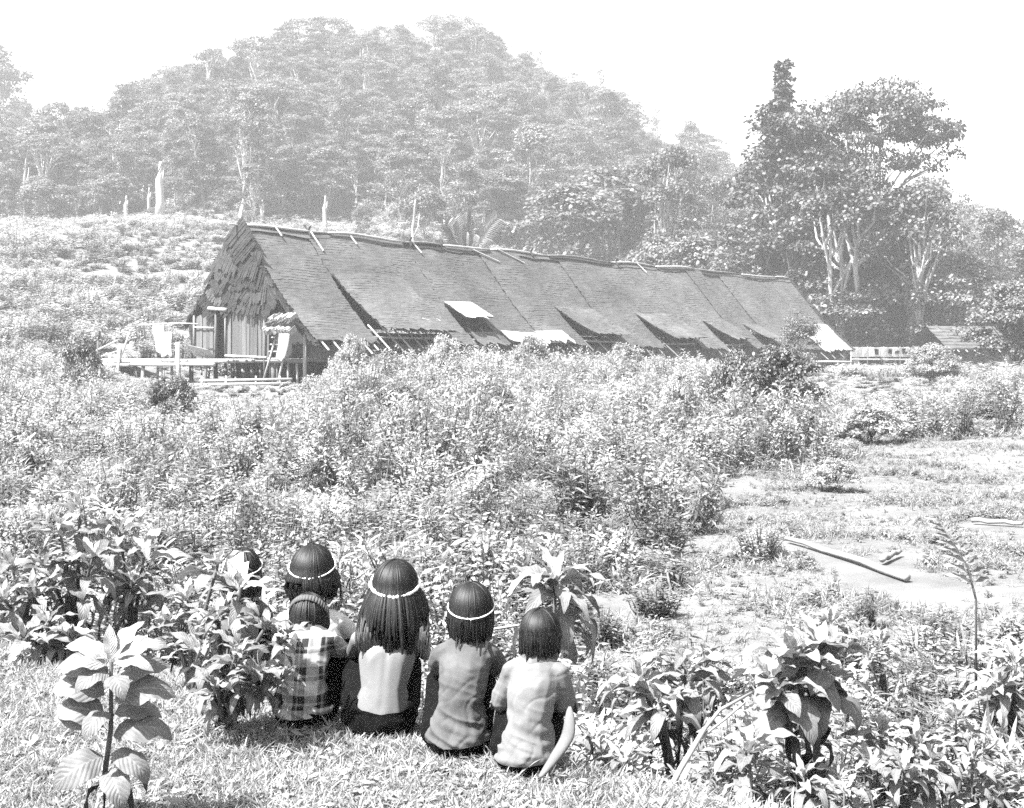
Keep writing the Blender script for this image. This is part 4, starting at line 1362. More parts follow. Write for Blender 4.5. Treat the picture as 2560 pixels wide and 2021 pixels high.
# ------------------------------------------------------------------ shrubs that stand out of the scrub
SH = []
for i, (tm_, mt_, ls_) in enumerate(((T_LEAF, 'scrub_dark', 0.10), (T_BROAD, 'scrub_dark', 0.085), (T_LEAF, 'scrub', 0.10), (T_NARROW, 'scrub_dark', 0.19))):
    SH.append(shrub_meshes(500 + i, 1.0, 0.5, 40, 22, ls_, tm_, M[mt_], M['stem'], 'shrub', 0.2, 0.15))
SL_ = [
    (1950, 58, 1075, 880, 250, 0, 'big bushy shrub with a dark side in front of the far half of the longhouse'),
    (1840, 62, 1060, 890, 140, 0, 'leafy bush just left of the big dark-sided shrub'),
    (445, 46, 1080, 950, 110, 0, 'dark leafy shrub before the low bamboo fence'),
    (410, 52, 1060, 915, 90, 3, 'darker bush behind the shrub by the fence'),
    (1250, 36, 1075, 975, 100, 1, 'dark shrub in the scrub below the middle of the longhouse'),
    (1440, 24, 1330, 1110, 150, 3, 'tall dark long-leaved shrub in the middle of the scrub'),
    (1380, 26, 1240, 1120, 90, 3, 'shadowy tuft of long leaves left of the tall dark shrub'),
    (780, 22, 1260, 1150, 70, 1, 'small dark shrub standing up from the scrub above the children'),
    (955, 15, 1410, 1310, 70, 0, 'little dark broad-leaved plant behind the long-haired girl'),
    (1735, 38, 1120, 1050, 130, 0, 'dark spreading bush at the edge of the trodden ground'),
    (1700, 50, 1080, 940, 110, 2, 'light leafy bush left of the far dark-sided shrub'),
    (2480, 55, 1060, 1000, 130, 0, 'low dark bush at the far right of the field'),
    (2180, 40, 1120, 1010, 190, 2, 'wide grey thicket beside the open ground'),
    (2090, 26, 1230, 1150, 140, 2, 'ragged bush at the corner of the open ground'),
    (200, 52, 930, 850, 120, 0, 'dark patch of bush left of the deck'),
    (1110, 66, 930, 850, 110, 2, 'pale tall bush touching the eave of the longhouse'),
    (1330, 66, 940, 850, 120, 2, 'leafy tall bush under the second dark flap'),
    (1560, 70, 950, 868, 130, 2, 'bush under the third dark flap of the roof'),
    (880, 67, 930, 850, 100, 2, 'leafy tall bush at the near corner of the roof'),
    (2330, 70, 940, 868, 150, 2, 'pale bush before the hut and plank screen'),
    (1900, 17, 1420, 1290, 110, 2, 'airy weed clump beside the fallen pole'),
    (2165, 10.4, 1610, 1540, 60, 3, 'short leafy weed on the open ground below the fallen pole'),
    (1660, 20, 1400, 1260, 130, 0, 'leafy dark-shadowed bush at the edge of the open ground'),
    (640, 34, 1120, 1030, 90, 3, 'dark upright weeds in the middle of the scrub left'),
    (1010, 44, 1050, 965, 120, 1, 'rounded dark bush in the scrub below the pale flap'),
    (250, 30, 1180, 1080, 130, 0, 'dark leafy bush far left in the scrub'),
    (1640, 13.5, 1560, 1440, 130, 1, 'shady shrub in front of the open ground'),
    (1500, 9.6, 1760, 1600, 150, 0, 'dark leafy bush right behind the boy in the light shirt'),
    (1470, 8.2, 1900, 1700, 130, 1, 'low dark leaves at the boy\'s right side'),
]
BUSH = [tree_meshes(520 + i, 2.0, 1.45, 0.12, 64, 0.40, 150, 0.10, 'round', M['scrub_dark' if i < 2 else 'scrub'], M['stem'], 'bush', 0.05, 4) for i in range(3)]
for (px, d, pyb, pyt, wpx, v, lab) in SL_:
    d = min(d, 2.02 * F / (pyb - HY)) if px > 300 and d > 11 else d
    x, y = xat(px, d), d
    z0 = float(gz(x, y)); H = max(CAMZ + (HY - pyt) / F * d - z0, 0.3)
    W_ = wpx / F * d
    o = empty('shrub', (x, y, z0 - 0.03), float(rng.uniform(0, 6.28)), lab, 'shrub', 'shrubs standing out of the scrub')
    cr, st = SH[v]
    if d > 18 and v != 3:
        o.scale = (W_ / 3.3, W_ / 3.3, H / 2.0)
        st, cr = BUSH[2 if v == 2 else v]
    else:
        o.scale = (W_ * 1.15, W_ * 1.15, H)
    link('foliage', cr, o); link('stems', st, o)

# bare white twigs (dead branches)
def twig_bush(px, d, pyt, lab, wid_, seed):
    r = np.random.default_rng(seed)
    x, y = xat(px, d), d
    z0 = float(gz(x, y)); H = CAMZ + (HY - pyt) / F * d - z0
    mb = MB()
    for i in range(6):
        a = Vector((r.normal(0, .05), r.normal(0, .05), 0)); b = Vector((r.normal(0, wid_ * .4), r.normal(0, wid_ * .4), H * r.uniform(.6, .8)))
        c = b + Vector((r.normal(0, wid_ * .25), r.normal(0, .2), H * r.uniform(.15, .3)))
        mb.tube([a, (a + b) / 2 + Vector((r.normal(0, .06), 0, 0)), b, c], [.022, .018, .012, .006], 5)
        for j in range(2):
            e = b + Vector((r.normal(0, wid_ * .5), r.normal(0, .3), H * r.uniform(.1, .25)))
            mb.tube([(a + b) / 2, (b + e) / 2, e], [.012, .009, .004], 4)
    o = mb.build('bare_branches', [M['bark']]); o.location = (x, y, z0)
    tag(o, lab, 'branch')


twig_bush(1060, 20, 1130, 'white bare branches sticking up from the scrub above the children', 0.7, 3)
twig_bush(1990, 24, 1225, 'forked pale dead branch at the corner of the open ground', 0.5, 4)
twig_bush(1400, 50, 960, 'thin bare twigs in the scrub below the longhouse', 1.0, 5)


def log_(name, a, b, r0, r1, label, cat, matn='bark_mid', dz=0.03, brk=None):
    a = Vector(a); b = Vector(b)
    mb = MB()
    n_ = 7
    pts = []
    for i in range(n_):
        q = i / (n_ - 1); p = a.lerp(b, q)
        pts.append((p.x, p.y, float(gz(p.x, p.y)) + r0 * 0.8 + dz + 0.01 * math.sin(i * 2.1)))
    mb.tube(pts, [r0 + (r1 - r0) * i / (n_ - 1) for i in range(n_)], 9)
    o = mb.build(name, [M[matn]], None, True)
    return tag(o, label, cat)


log_('fallen_pole', gpt(1965, 1358), gpt(2268, 1458), 0.022, 0.036, 'long pale fallen pole lying across the open ground', 'log')
log_('fallen_pole', gpt(2205, 1414), gpt(2250, 1392), 0.03, 0.02, 'stubby pale branch beside the fallen pole', 'branch')
log_('fallen_pole', gpt(2430, 1312), gpt(2556, 1320), 0.028, 0.024, 'pale pole lying flat at the far side of the open ground', 'log')
log_('fallen_pole', gpt(1080, 1475), gpt(1130, 1480), 0.03, 0.03, 'pale stick lying behind the long-haired girl', 'stick')
mb = MB(); mb.tube([at(1225, 1575, 5.6), at(1300, 1563, 5.5)], 0.006, 5)
mb.tube([at(1225, 1575, 5.6), at(1190, 1700, 5.6)], 0.006, 5)
tag(mb.build('bare_stick', [TB]), 'thin pale stick between the heads of the two children in tees', 'stick')

# ------------------------------------------------------------------ large-leaved plants, every leaf a part
def big_leaf(seed, length, width, droop, fold, mat, curl=0.0, wav=0.05):
    r = np.random.default_rng(seed)
    nr = 11
    V, UV, Fc = [], [], []
    p = np.array([0.0, 0.0]); ang = 0.35
    cl = []
    for i in range(nr + 1):
        cl.append(p.copy()); p = p + np.array([math.cos(ang), math.sin(ang)]) * length / nr
        ang -= droop / nr * (0.6 + 0.8 * i / nr)
    ph = r.uniform(0, 6)
    for i in range(nr + 1):
        t = i / nr
        pet = 0.10
        w = 0.004 if t < pet else width * (math.sin(PI * ((t - pet) / (1 - pet)) ** 0.75) ** 0.85) * 0.5 + 0.0015
        y, z = cl[i]
        for k in (-2, -1, 0, 1, 2):
            q = k / 2
            V.append((q * w, y, z + fold * abs(q) ** 1.4 * w - curl * q * q * w + wav * w / max(width, .01) * 2 * math.sin(t * 16 + ph + k) * abs(q)))
            UV.append((0.5 + q * 0.5, t))
    for i in range(nr):
        for k in range(4):
            a = i * 5 + k
            Fc.append((a, a + 1, a + 6, a + 5))
    return mesh('big_leaf', V, Fc, mat, True, None, UV)


BL = [big_leaf(i, 1.0, 0.40 + 0.05 * (i % 3), dr, 0.25, M['woolly'], cu) for i, (dr, cu) in enumerate(((0.9, 0.1), (1.5, 0.2), (2.1, 0.3), (2.6, 0.4)))]
BLP = [big_leaf(10 + i, 1.0, 0.36, dr, 0.3, M['woolly_pale'], 0.1) for i, dr in enumerate((0.5, 1.0, 1.6))]
BLW = [big_leaf(20 + i, 1.0, 0.20, dr, 0.9, M['wilted'], 0.6, 0.05) for i, dr in enumerate((2.4, 3.0))]
BLN = [big_leaf(30 + i, 1.0, 0.25, dr, 0.3, M['woolly'], 0.15) for i, dr in enumerate((1.2, 1.9, 2.5))]
BLNP = [big_leaf(40 + i, 1.0, 0.24, dr, 0.3, M['woolly_pale'], 0.1) for i, dr in enumerate((0.7, 1.3, 2.0))]


def put_leaf(parent, me_, pos, az, pitch, size, roll=0.0, name='leaf'):
    o = link(name, me_, parent)
    o.matrix_local = Matrix.Translation(Vector(pos)) @ Matrix.Rotation(az, 4, 'Z') @ Matrix.Rotation(pitch, 4, 'X') @ Matrix.Rotation(roll, 4, 'Y') @ Matrix.Diagonal((size, size, size, 1))
    return o


def whorl_plant(name, base, stems, label, cat, leaf_len, seed, narrow=False, nw=3, per=4, wilt=2, stem_r=0.012, spacing=0.09, group=None, mat_stem='stem'):
    """stems: list of (tip offset, lean); each stem carries a pale young tuft and drooping older leaves below it"""
    r = np.random.default_rng(seed)
    o = empty(name, base, 0, label, cat, group)
    A, Bm = (BLN, BLNP) if narrow else (BL, BLP)
    for (tip, ll) in stems:
        tip = Vector(tip)
        mid = Vector((tip.x * 0.35, tip.y * 0.35, tip.z * 0.5))
        mb = MB()
        mb.tube([Vector((0, 0, -0.06)), mid * 0.5, mid, mid.lerp(tip, 0.5) + Vector((0, 0, .01)), tip], [stem_r * 1.2, stem_r, stem_r * 0.85, stem_r * 0.7, stem_r * 0.5], 7)
        mb.build('stem', [M[mat_stem]], o, True)
        L_ = leaf_len * ll
        az0 = r.uniform(0, 6.28)
        # young tuft
        for k in range(5):
            put_leaf(o, Bm[k % 3 if k > 1 else 0], tip, az0 + k * 2.4, 0.95 - 0.17 * k + r.normal(0, .08), L_ * (0.5 + 0.1 * k), r.normal(0, .15))
        for w_ in range(nw):
            p = tip + (mid - tip).normalized() * spacing * (w_ + 0.4)
            for k in range(per):
                v = min(w_ + int(r.integers(0, 2)), len(A) - 1)
                me_ = Bm[min(1 + int(r.integers(0, 2)), 2)] if w_ == 0 and r.random() < 0.6 else A[v]
                put_leaf(o, me_, p + Vector((0, 0, float(r.normal(0, .015)))), az0 + 1.1 * w_ + k * 2 * PI / per + r.normal(0, .25), 0.35 - 0.28 * w_ + r.normal(0, .15), L_ * r.uniform(0.85, 1.15), r.normal(0, .25))
        for k in range(wilt):
            p = tip + (mid - tip).normalized() * spacing * (nw + 0.6 + 0.7 * k)
            put_leaf(o, BLW[k % 2], p, r.uniform(0, 6.28), -0.6 + r.normal(0, .2), L_ * r.uniform(0.55, 0.9), r.normal(0, .4), 'wilted_leaf')
    return o


def gbase(px, d):
    x = xat(px, d)
    return Vector((x, d, float(gz(x, d))))


def rel(base, px, py, d):
    return at(px, py, d) - base


# 1 the big plant in the near left, leaf by leaf
b = gbase(268, 3.95)
p1 = empty('broad_leaved_plant', b, 0, 'single-stemmed broad-leaved plant with white top leaves standing on the near grass', 'plant')
tipz = rel(b, 278, 1655, 3.95)
mb = MB()
mb.tube([(-0.012, 0, -0.1), (-0.006, 0, 0.16), (tipz.x * .7, 0.01, tipz.z * 0.6), tipz], [0.010, 0.008, 0.007, 0.005], 8)
mb.build('stem', [M['stem']], p1, True)
sp = lambda q: Vector((tipz.x * q, 0, tipz.z * q))
# (height share, azimuth deg with 0 = right, 90 = away, size, pitch, mesh)
for (q, az, sz, pit, roll, me_) in (
        (1.0, 172, .185, .62, -.55, BLP[2]), (1.0, 48, .17, .95, .3, BLP[1]), (1.0, 110, .12, 1.25, 0, BLP[0]), (1.0, 8, .20, .6, .55, BLP[2]), (0.98, 335, .17, .35, .5, BLP[2]),
        (0.97, 205, .18, .4, -.5, BLP[2]), (0.94, 185, .19, .35, -.7, BL[1]), (0.93, 235, .15, .25, -.2, BL[2]), (0.91, 300, .15, .2, .2, BL[2]), (0.9, 20, .2, .45, .6, BL[1]), (0.88, 150, .17, .5, -.6, BL[1]),
        (0.78, 186, .23, .62, -.75, BL[2]), (0.75, 352, .24, .62, .75, BL[2]), (0.67, 12, .19, .45, .6, BL[2]), (0.7, 250, .15, .1, -.2, BL[2]),
        (0.65, 193, .21, .62, -.7, BL[2]), (0.58, 178, .27, .75, -.8, BL[3]), (0.54, 345, .25, .6, .8, BL[3]), (0.44, 222, .22, .0, -.5, BL[2]), (0.45, 325, .21, .2, .5, BL[3]), (0.40, 188, .19, .3, -.8, BL[3]), (.36, 300, .18, -.1, .3, BL[2])):
    put_leaf(p1, me_, sp(q), R(az) - PI / 2, pit - 0.2, sz * 0.9, roll + float(rng.normal(0, .1)))
for (q, az, sz, pit, v) in ((0.30, 335, .15, -.5, 0), (0.36, 5, .19, -.2, 1), (0.28, 185, .15, -.6, 1)):
    put_leaf(p1, BLW[v], sp(q), R(az) - PI / 2, pit, sz, 0.3, 'wilted_leaf')

GP = 'broad-leaved plants along the bank'
# 2 the leafy shrub left of the children
b = gbase(560, 5.05)
whorl_plant('broad_leaved_shrub', b, [(rel(b, 600, 1470, 4.95), 1.0), (rel(b, 545, 1545, 5.0), 1.0), (rel(b, 660, 1575, 4.85), .9), (rel(b, 500, 1640, 4.9), 1.0), (rel(b, 720, 1590, 4.85), .75),
                                        (rel(b, 590, 1640, 4.7), .9), (rel(b, 650, 1690, 4.7), .8), (rel(b, 540, 1720, 4.75), .9), (rel(b, 700, 1700, 4.8), .7)],
            'bushy dark-stemmed shrub with curling leaves half hiding the leftmost children', 'shrub', 0.16, 11, True, 3, 5, 3, 0.013, 0.055)
b = gbase(480, 5.6)
whorl_plant('broad_leaved_shrub', b, [(rel(b, 545, 1410, 5.5), 0.9), (rel(b, 470, 1500, 5.6), 1.0), (rel(b, 420, 1560, 5.6), .9), (rel(b, 520, 1570, 5.4), 0.9)],
            'taller leafy shoots with a white leaf over the leftmost child\'s head', 'shrub', 0.17, 12, False, 2, 4, 1, 0.011, 0.06)
# white lobed leaf before the leftmost head, sunlit brightness put into its colour
b0 = at(560, 1395, 5.45)
lf = big_leaf(77, 0.15, 0.085, 0.9, 0.15, M['bead'], 0.1)
o = bpy.data.objects['broad_leaved_shrub.001']
q = put_leaf(o, lf, at(562, 1398, 5.4) - o.location, -2.3, -0.5, 1.0, 0.2); q['label'] = 'white sunlit leaf'
# 3 leafy plants further left
for (px, d, tips, sd, lab) in (
        (190, 7.0, [(150, 1330, 6.9), (200, 1270, 7.1), (110, 1420, 6.8), (230, 1400, 6.8)], 21, 'tall broad-leaved plant with upright dark stems at the field edge left'),
        (60, 6.8, [(30, 1420, 6.7), (80, 1480, 6.6), (10, 1500, 6.5)], 22, 'drooping broad-leaved plant cut by the left edge of the picture'),
        (330, 7.2, [(300, 1330, 7.1), (360, 1390, 7.0), (330, 1450, 6.9)], 23, 'leafy plant between the tall left plant and the children'),
        (130, 6.3, [(120, 1560, 6.2), (180, 1600, 6.1), (60, 1600, 6.1)], 24, 'low leafy plant at the foot of the tall left plant')):
    b = gbase(px, d)
    whorl_plant('broad_leaved_plant', b, [(rel(b, *t), float(rng.uniform(.85, 1.1))) for t in tips], lab, 'plant', 0.22, sd, True, 3, 5, 1, 0.012, 0.09, GP)
# 4 plant behind the boy
b = gbase(1385, 7.2)
whorl_plant('broad_leaved_plant', b, [(rel(b, 1388, 1455, 7.0), 1.3)], 'pale woolly plant with arching leaves just behind the boy in the light shirt', 'plant', 0.27, 31, True, 4, 7, 1, 0.015, 0.07, GP)
# 5 right hand group
b = gbase(1690, 5.6)
whorl_plant('broad_leaved_plant', b, [(rel(b, 1600, 1700, 5.5), 1.0), (rel(b, 1715, 1670, 5.6), 1.05), (rel(b, 1650, 1760, 5.4), 1.0)], 'umbrella-leaved plant with arching pale leaves and dark wilted ones right of the children', 'plant', 0.22, 33, True, 2, 7, 4, 0.012, 0.05, GP)
b = gbase(2040, 5.5)
whorl_plant('broad_leaved_plant', b, [(rel(b, 1990, 1655, 5.5), 1.1), (rel(b, 2050, 1630, 5.6), 1.1), (rel(b, 1930, 1700, 5.4), .9)], 'tall plant hung with drooping dark leaves at the near right', 'plant', 0.24, 34, False, 3, 5, 5, 0.014, 0.06, GP)
b = gbase(1880, 5.1)
whorl_plant('broad_leaved_plant', b, [(rel(b, 1872, 1885, 5.1), 1.0)], 'low rosette of arching leaves between the two umbrella-leaved plants', 'plant', 0.22, 35, True, 2, 7, 1, 0.01, 0.04, GP)
b = gbase(2240, 5.6)
whorl_plant('broad_leaved_plant', b, [(rel(b, 2200, 1830, 5.6), 1.0), (rel(b, 2290, 1860, 5.5), 1.0), (rel(b, 2330, 1900, 5.4), .9), (rel(b, 2180, 1920, 5.4), .9), (rel(b, 2260, 1930, 5.3), .9)], 'leafy many-stemmed plant in the near right corner', 'plant', 0.2, 36, True, 3, 5, 2, 0.011, 0.06, GP)
b = gbase(2530, 7.4)
whorl_plant('broad_leaved_plant', b, [(rel(b, 2540, 1665, 7.3), 1.1), (rel(b, 2500, 1720, 7.2), 1.0)], 'pale drooping plant cut by the right edge of the picture', 'plant', 0.25, 37, True, 3, 6, 1, 0.012, 0.07, GP)
b = gbase(2075, 8.4)
whorl_plant('broad_leaved_plant', b, [(rel(b, 2075, 1560, 8.4), 1.0)], 'small pale rosette plant standing behind the tall drooping plant', 'plant', 0.24, 38, True, 2, 6, 2, 0.011, 0.06, GP)
b = gbase(2220, 7.6)
whorl_plant('broad_leaved_plant', b, [(rel(b, 2203, 1605, 7.6), .9), (rel(b, 2170, 1650, 7.5), .8)], 'thin-stemmed plant with a dark hanging bud on the open ground', 'plant', 0.18, 39, True, 2, 5, 2, 0.008, 0.06, GP)
for (px, d, py, sd, lab) in ((1560, 5.0, 1900, 41, 'narrow-leaved plant at the grass edge below the umbrella-leaved plant'), (1700, 4.9, 1965, 42, 'small cross-leaved plant in the shade of the bank'), (2010, 4.95, 1940, 43, 'leafy weed at the foot of the tall drooping plant'),
                         (1800, 4.8, 2000, 44, 'half hidden leafy weed on the lower edge near the slanting branch'), (2430, 5.4, 1900, 45, 'slim upright weed in the near right corner'), (1480, 5.3, 1850, 46, 'dark-leaved weed next to the curved husk'),
                         (2110, 5.2, 1985, 47, 'weed with folded leaves right of the tall plant stem'), (2390, 6.2, 1790, 48, 'pale weed behind the leafy corner plant'), (1760, 6.6, 1640, 49, 'small leafy weed behind the umbrella-leaved plant')):
    b = gbase(px, d)
    whorl_plant('broad_leaved_weed', b, [(rel(b, px, py, d), 1.0), (rel(b, px + 40, py + 50, d - .05), .8)], lab, 'plant', 0.15, sd, True, 3, 5, 1, 0.008, 0.05, 'leafy weeds near the bank')
# fern-like sprig on the right
b = gbase(2440, 8.2)
sprig = empty('leafy_sprig', b, 0, 'arching sprig with paired leaves before the open ground', 'plant')
pts = [Vector((0, 0, 0)), rel(b, 2440, 1500, 8.2), rel(b, 2420, 1420, 8.2), rel(b, 2385, 1360, 8.2), rel(b, 2355, 1315, 8.2)]
mb = MB(); mb.tube(pts, [.008, .007, .006, .004, .002], 6); mb.build('stem', [M['stem']], sprig, True)
for i in range(9):
    q = 0.35 + 0.65 * i / 8
    k = min(int(q * 4), 3); p = pts[k].lerp(pts[k + 1], q * 4 - k)
    put_leaf(sprig, BLNP[1], p, R(100), 0.5, 0.2 - 0.010 * i, -0.7); put_leaf(sprig, BLN[0], p, R(-60), 0.35, 0.16 - 0.009 * i, 0.7)
# slanting cut branch on the near right
mb = MB()
fk = at(1762, 1822, 4.75)
mb.tube([at(1640, 2019, 4.45) - Vector((0, 0, .03)), at(1700, 1925, 4.6), fk], [0.012, 0.010, 0.009], 8)
mb.tube([fk, at(1800, 1775, 4.8), at(1880, 1732, 4.9)], [0.007, 0.006, 0.005], 7)
mb.tube([at(1745, 1850, 4.72), at(1810, 1800, 4.8), at(1865, 1755, 4.85)], [0.006, 0.005, 0.003], 6)
tag(mb.build('slanting_branch', [M['bark_mid']], None, True), 'bare forked pale branch slanting up through the near right plants', 'branch')
mb = MB()
mb.tube([at(2380, 1860, 5.6), at(2400, 1900, 5.55), at(2440, 1990, 5.4), gbase(2465, 5.3)], [0.005, 0.007, 0.008, 0.009], 6)
tag(mb.build('bent_stem', [M['stem']], None, True), 'thin dark bent stem arching in the near right corner', 'stem')
# ------------------------------------------------------------------ the six seated children
ICO = None


def ico():
    global ICO
    if ICO is None:
        bm = bmesh.new(); bmesh.ops.create_icosphere(bm, subdivisions=2, radius=1.0)
        ICO = np.array([v.co[:] for v in bm.verts]); bm.free()
    return ICO


def E_(c, r, rot=None):
    r = (r, r, r) if isinstance(r, (int, float)) else r
    p = ico() * np.array(r)
    if rot is not None:
        p = p @ np.array(rot).T
    return p + np.array(c)


def hull(*es):
    return np.concatenate(es)


def limb(pts, rad):
    return [hull(E_(pts[i], rad[i]), E_(pts[i + 1], rad[i + 1])) for i in range(len(pts) - 1)]


def blob(prims, voxel, smooth_it):
    """one continuous surface round overlapping convex pieces"""
    bm = bmesh.new()
    for pts in prims:
        vs = [bm.verts.new(p) for p in pts]
        res = bmesh.ops.convex_hull(bm, input=vs)
        junk = [e for e in res['geom_interior'] + res['geom_unused'] if isinstance(e, bmesh.types.BMVert)]
        if junk:
            bmesh.ops.delete(bm, geom=list(set(junk)), context='VERTS')
    me = bpy.data.meshes.new('tmp'); bm.to_mesh(me); bm.free()
    o = bpy.data.objects.new('tmp', me); C.objects.link(o)
    md = o.modifiers.new('r', 'REMESH'); md.mode = 'VOXEL'; md.voxel_size = voxel; md.use_smooth_shade = True
    ms = o.modifiers.new('s', 'SMOOTH'); ms.factor = 0.5; ms.iterations = smooth_it
    dg = bpy.context.evaluated_depsgraph_get()
    ev = o.evaluated_get(dg)
    out = bpy.data.meshes.new_from_object(ev, depsgraph=dg)
    bpy.data.objects.remove(o); bpy.data.meshes.remove(me)
    return out


def hand(wr, fd, pn, sc, sgn, curl=0.5):
    """palm, four unequal bent fingers, thumb. wr wrist, fd finger direction, pn direction the back of the hand faces"""
    fd = np.array(fd, float); fd /= np.linalg.norm(fd)
    pn = np.array(pn, float); pn -= fd * pn.dot(fd); pn /= np.linalg.norm(pn)
    sd = np.cross(fd, pn) * sgn
    wr = np.array(wr, float)
    pr = []
    k0 = wr + fd * 0.062 * sc
    rw = np.stack([sd, fd, pn], 1)
    pr.append(hull(E_(wr, 0.017 * sc), E_(wr + fd * .02 * sc, (0.024 * sc, .015 * sc, .012 * sc), rw), E_(k0, (0.031 * sc, 0.010 * sc, 0.009 * sc), rw)))
    for i, (off, ln) in enumerate(((-0.024, .85), (-0.008, .98), (0.008, 1.0), (0.0235, .78))):
        p = k0 + sd * off * sc; d = fd.copy(); pts = [p]
        for j, l in enumerate((0.027, 0.019, 0.015)):
            a = curl * (0.7, 0.9, 0.6)[j]
            d = d * math.cos(a) - pn * math.sin(a); 
            nrm_ = np.cross(np.cross(fd, pn), d)
            pn2 = pn
            p = p + d * l * ln * sc; pts.append(p)
        pr += limb(pts, [0.0078 * sc, 0.0072 * sc, 0.0066 * sc, 0.0055 * sc])
    t0 = wr + fd * .02 * sc - sd * .022 * sc
    t1 = t0 + (fd * .6 - sd * .75 - pn * .2) * .03 * sc; t2 = t1 + (fd * .9 - sd * .2 - pn * .3) * .024 * sc
    pr += limb([t0, t1, t2], [0.011 * sc, .0085 * sc, .0065 * sc])
    return pr


def fold_disp(me, amp, seed, zlo, zhi):
    n = len(me.vertices)
    co = np.empty(n * 3); me.vertices.foreach_get('co', co); co = co.reshape(-1, 3)
    no = np.empty(n * 3); me.vertices.foreach_get('normal', no); no = no.reshape(-1, 3)
    d = np.empty(n)
    for i, (x, y, z) in enumerate(co):
        lowd = 1 - min(max((z - zlo) / (zhi - zlo), 0), 1)
        a = (0.5 - 2.2 * abs(mnoise.noise((x * 7 + seed, y * 7, z * 30 + 9 * x)))) * (0.1 + .85 * lowd)
        b = mnoise.noise((x * 16 + seed, y * 12, z * 16)) * 0.5 - 0.8 * max(0, 0.25 - abs(mnoise.noise((x * 14 - z * 14 + seed, y * 9, z * 9 + x * 9))))
        d[i] = amp * (a + b)
    co = co + no * d[:, None]
    me.vertices.foreach_set('co', co.ravel()); me.update()


def cut(me, co, no):
    bm = bmesh.new(); bm.from_mesh(me)
    bmesh.ops.bisect_plane(bm, geom=bm.verts[:] + bm.edges[:] + bm.faces[:], plane_co=co, plane_no=no, clear_outer=True)
    bm.to_mesh(me); bm.free()
    me.polygons.foreach_set('use_smooth', np.ones(len(me.polygons), dtype=bool))


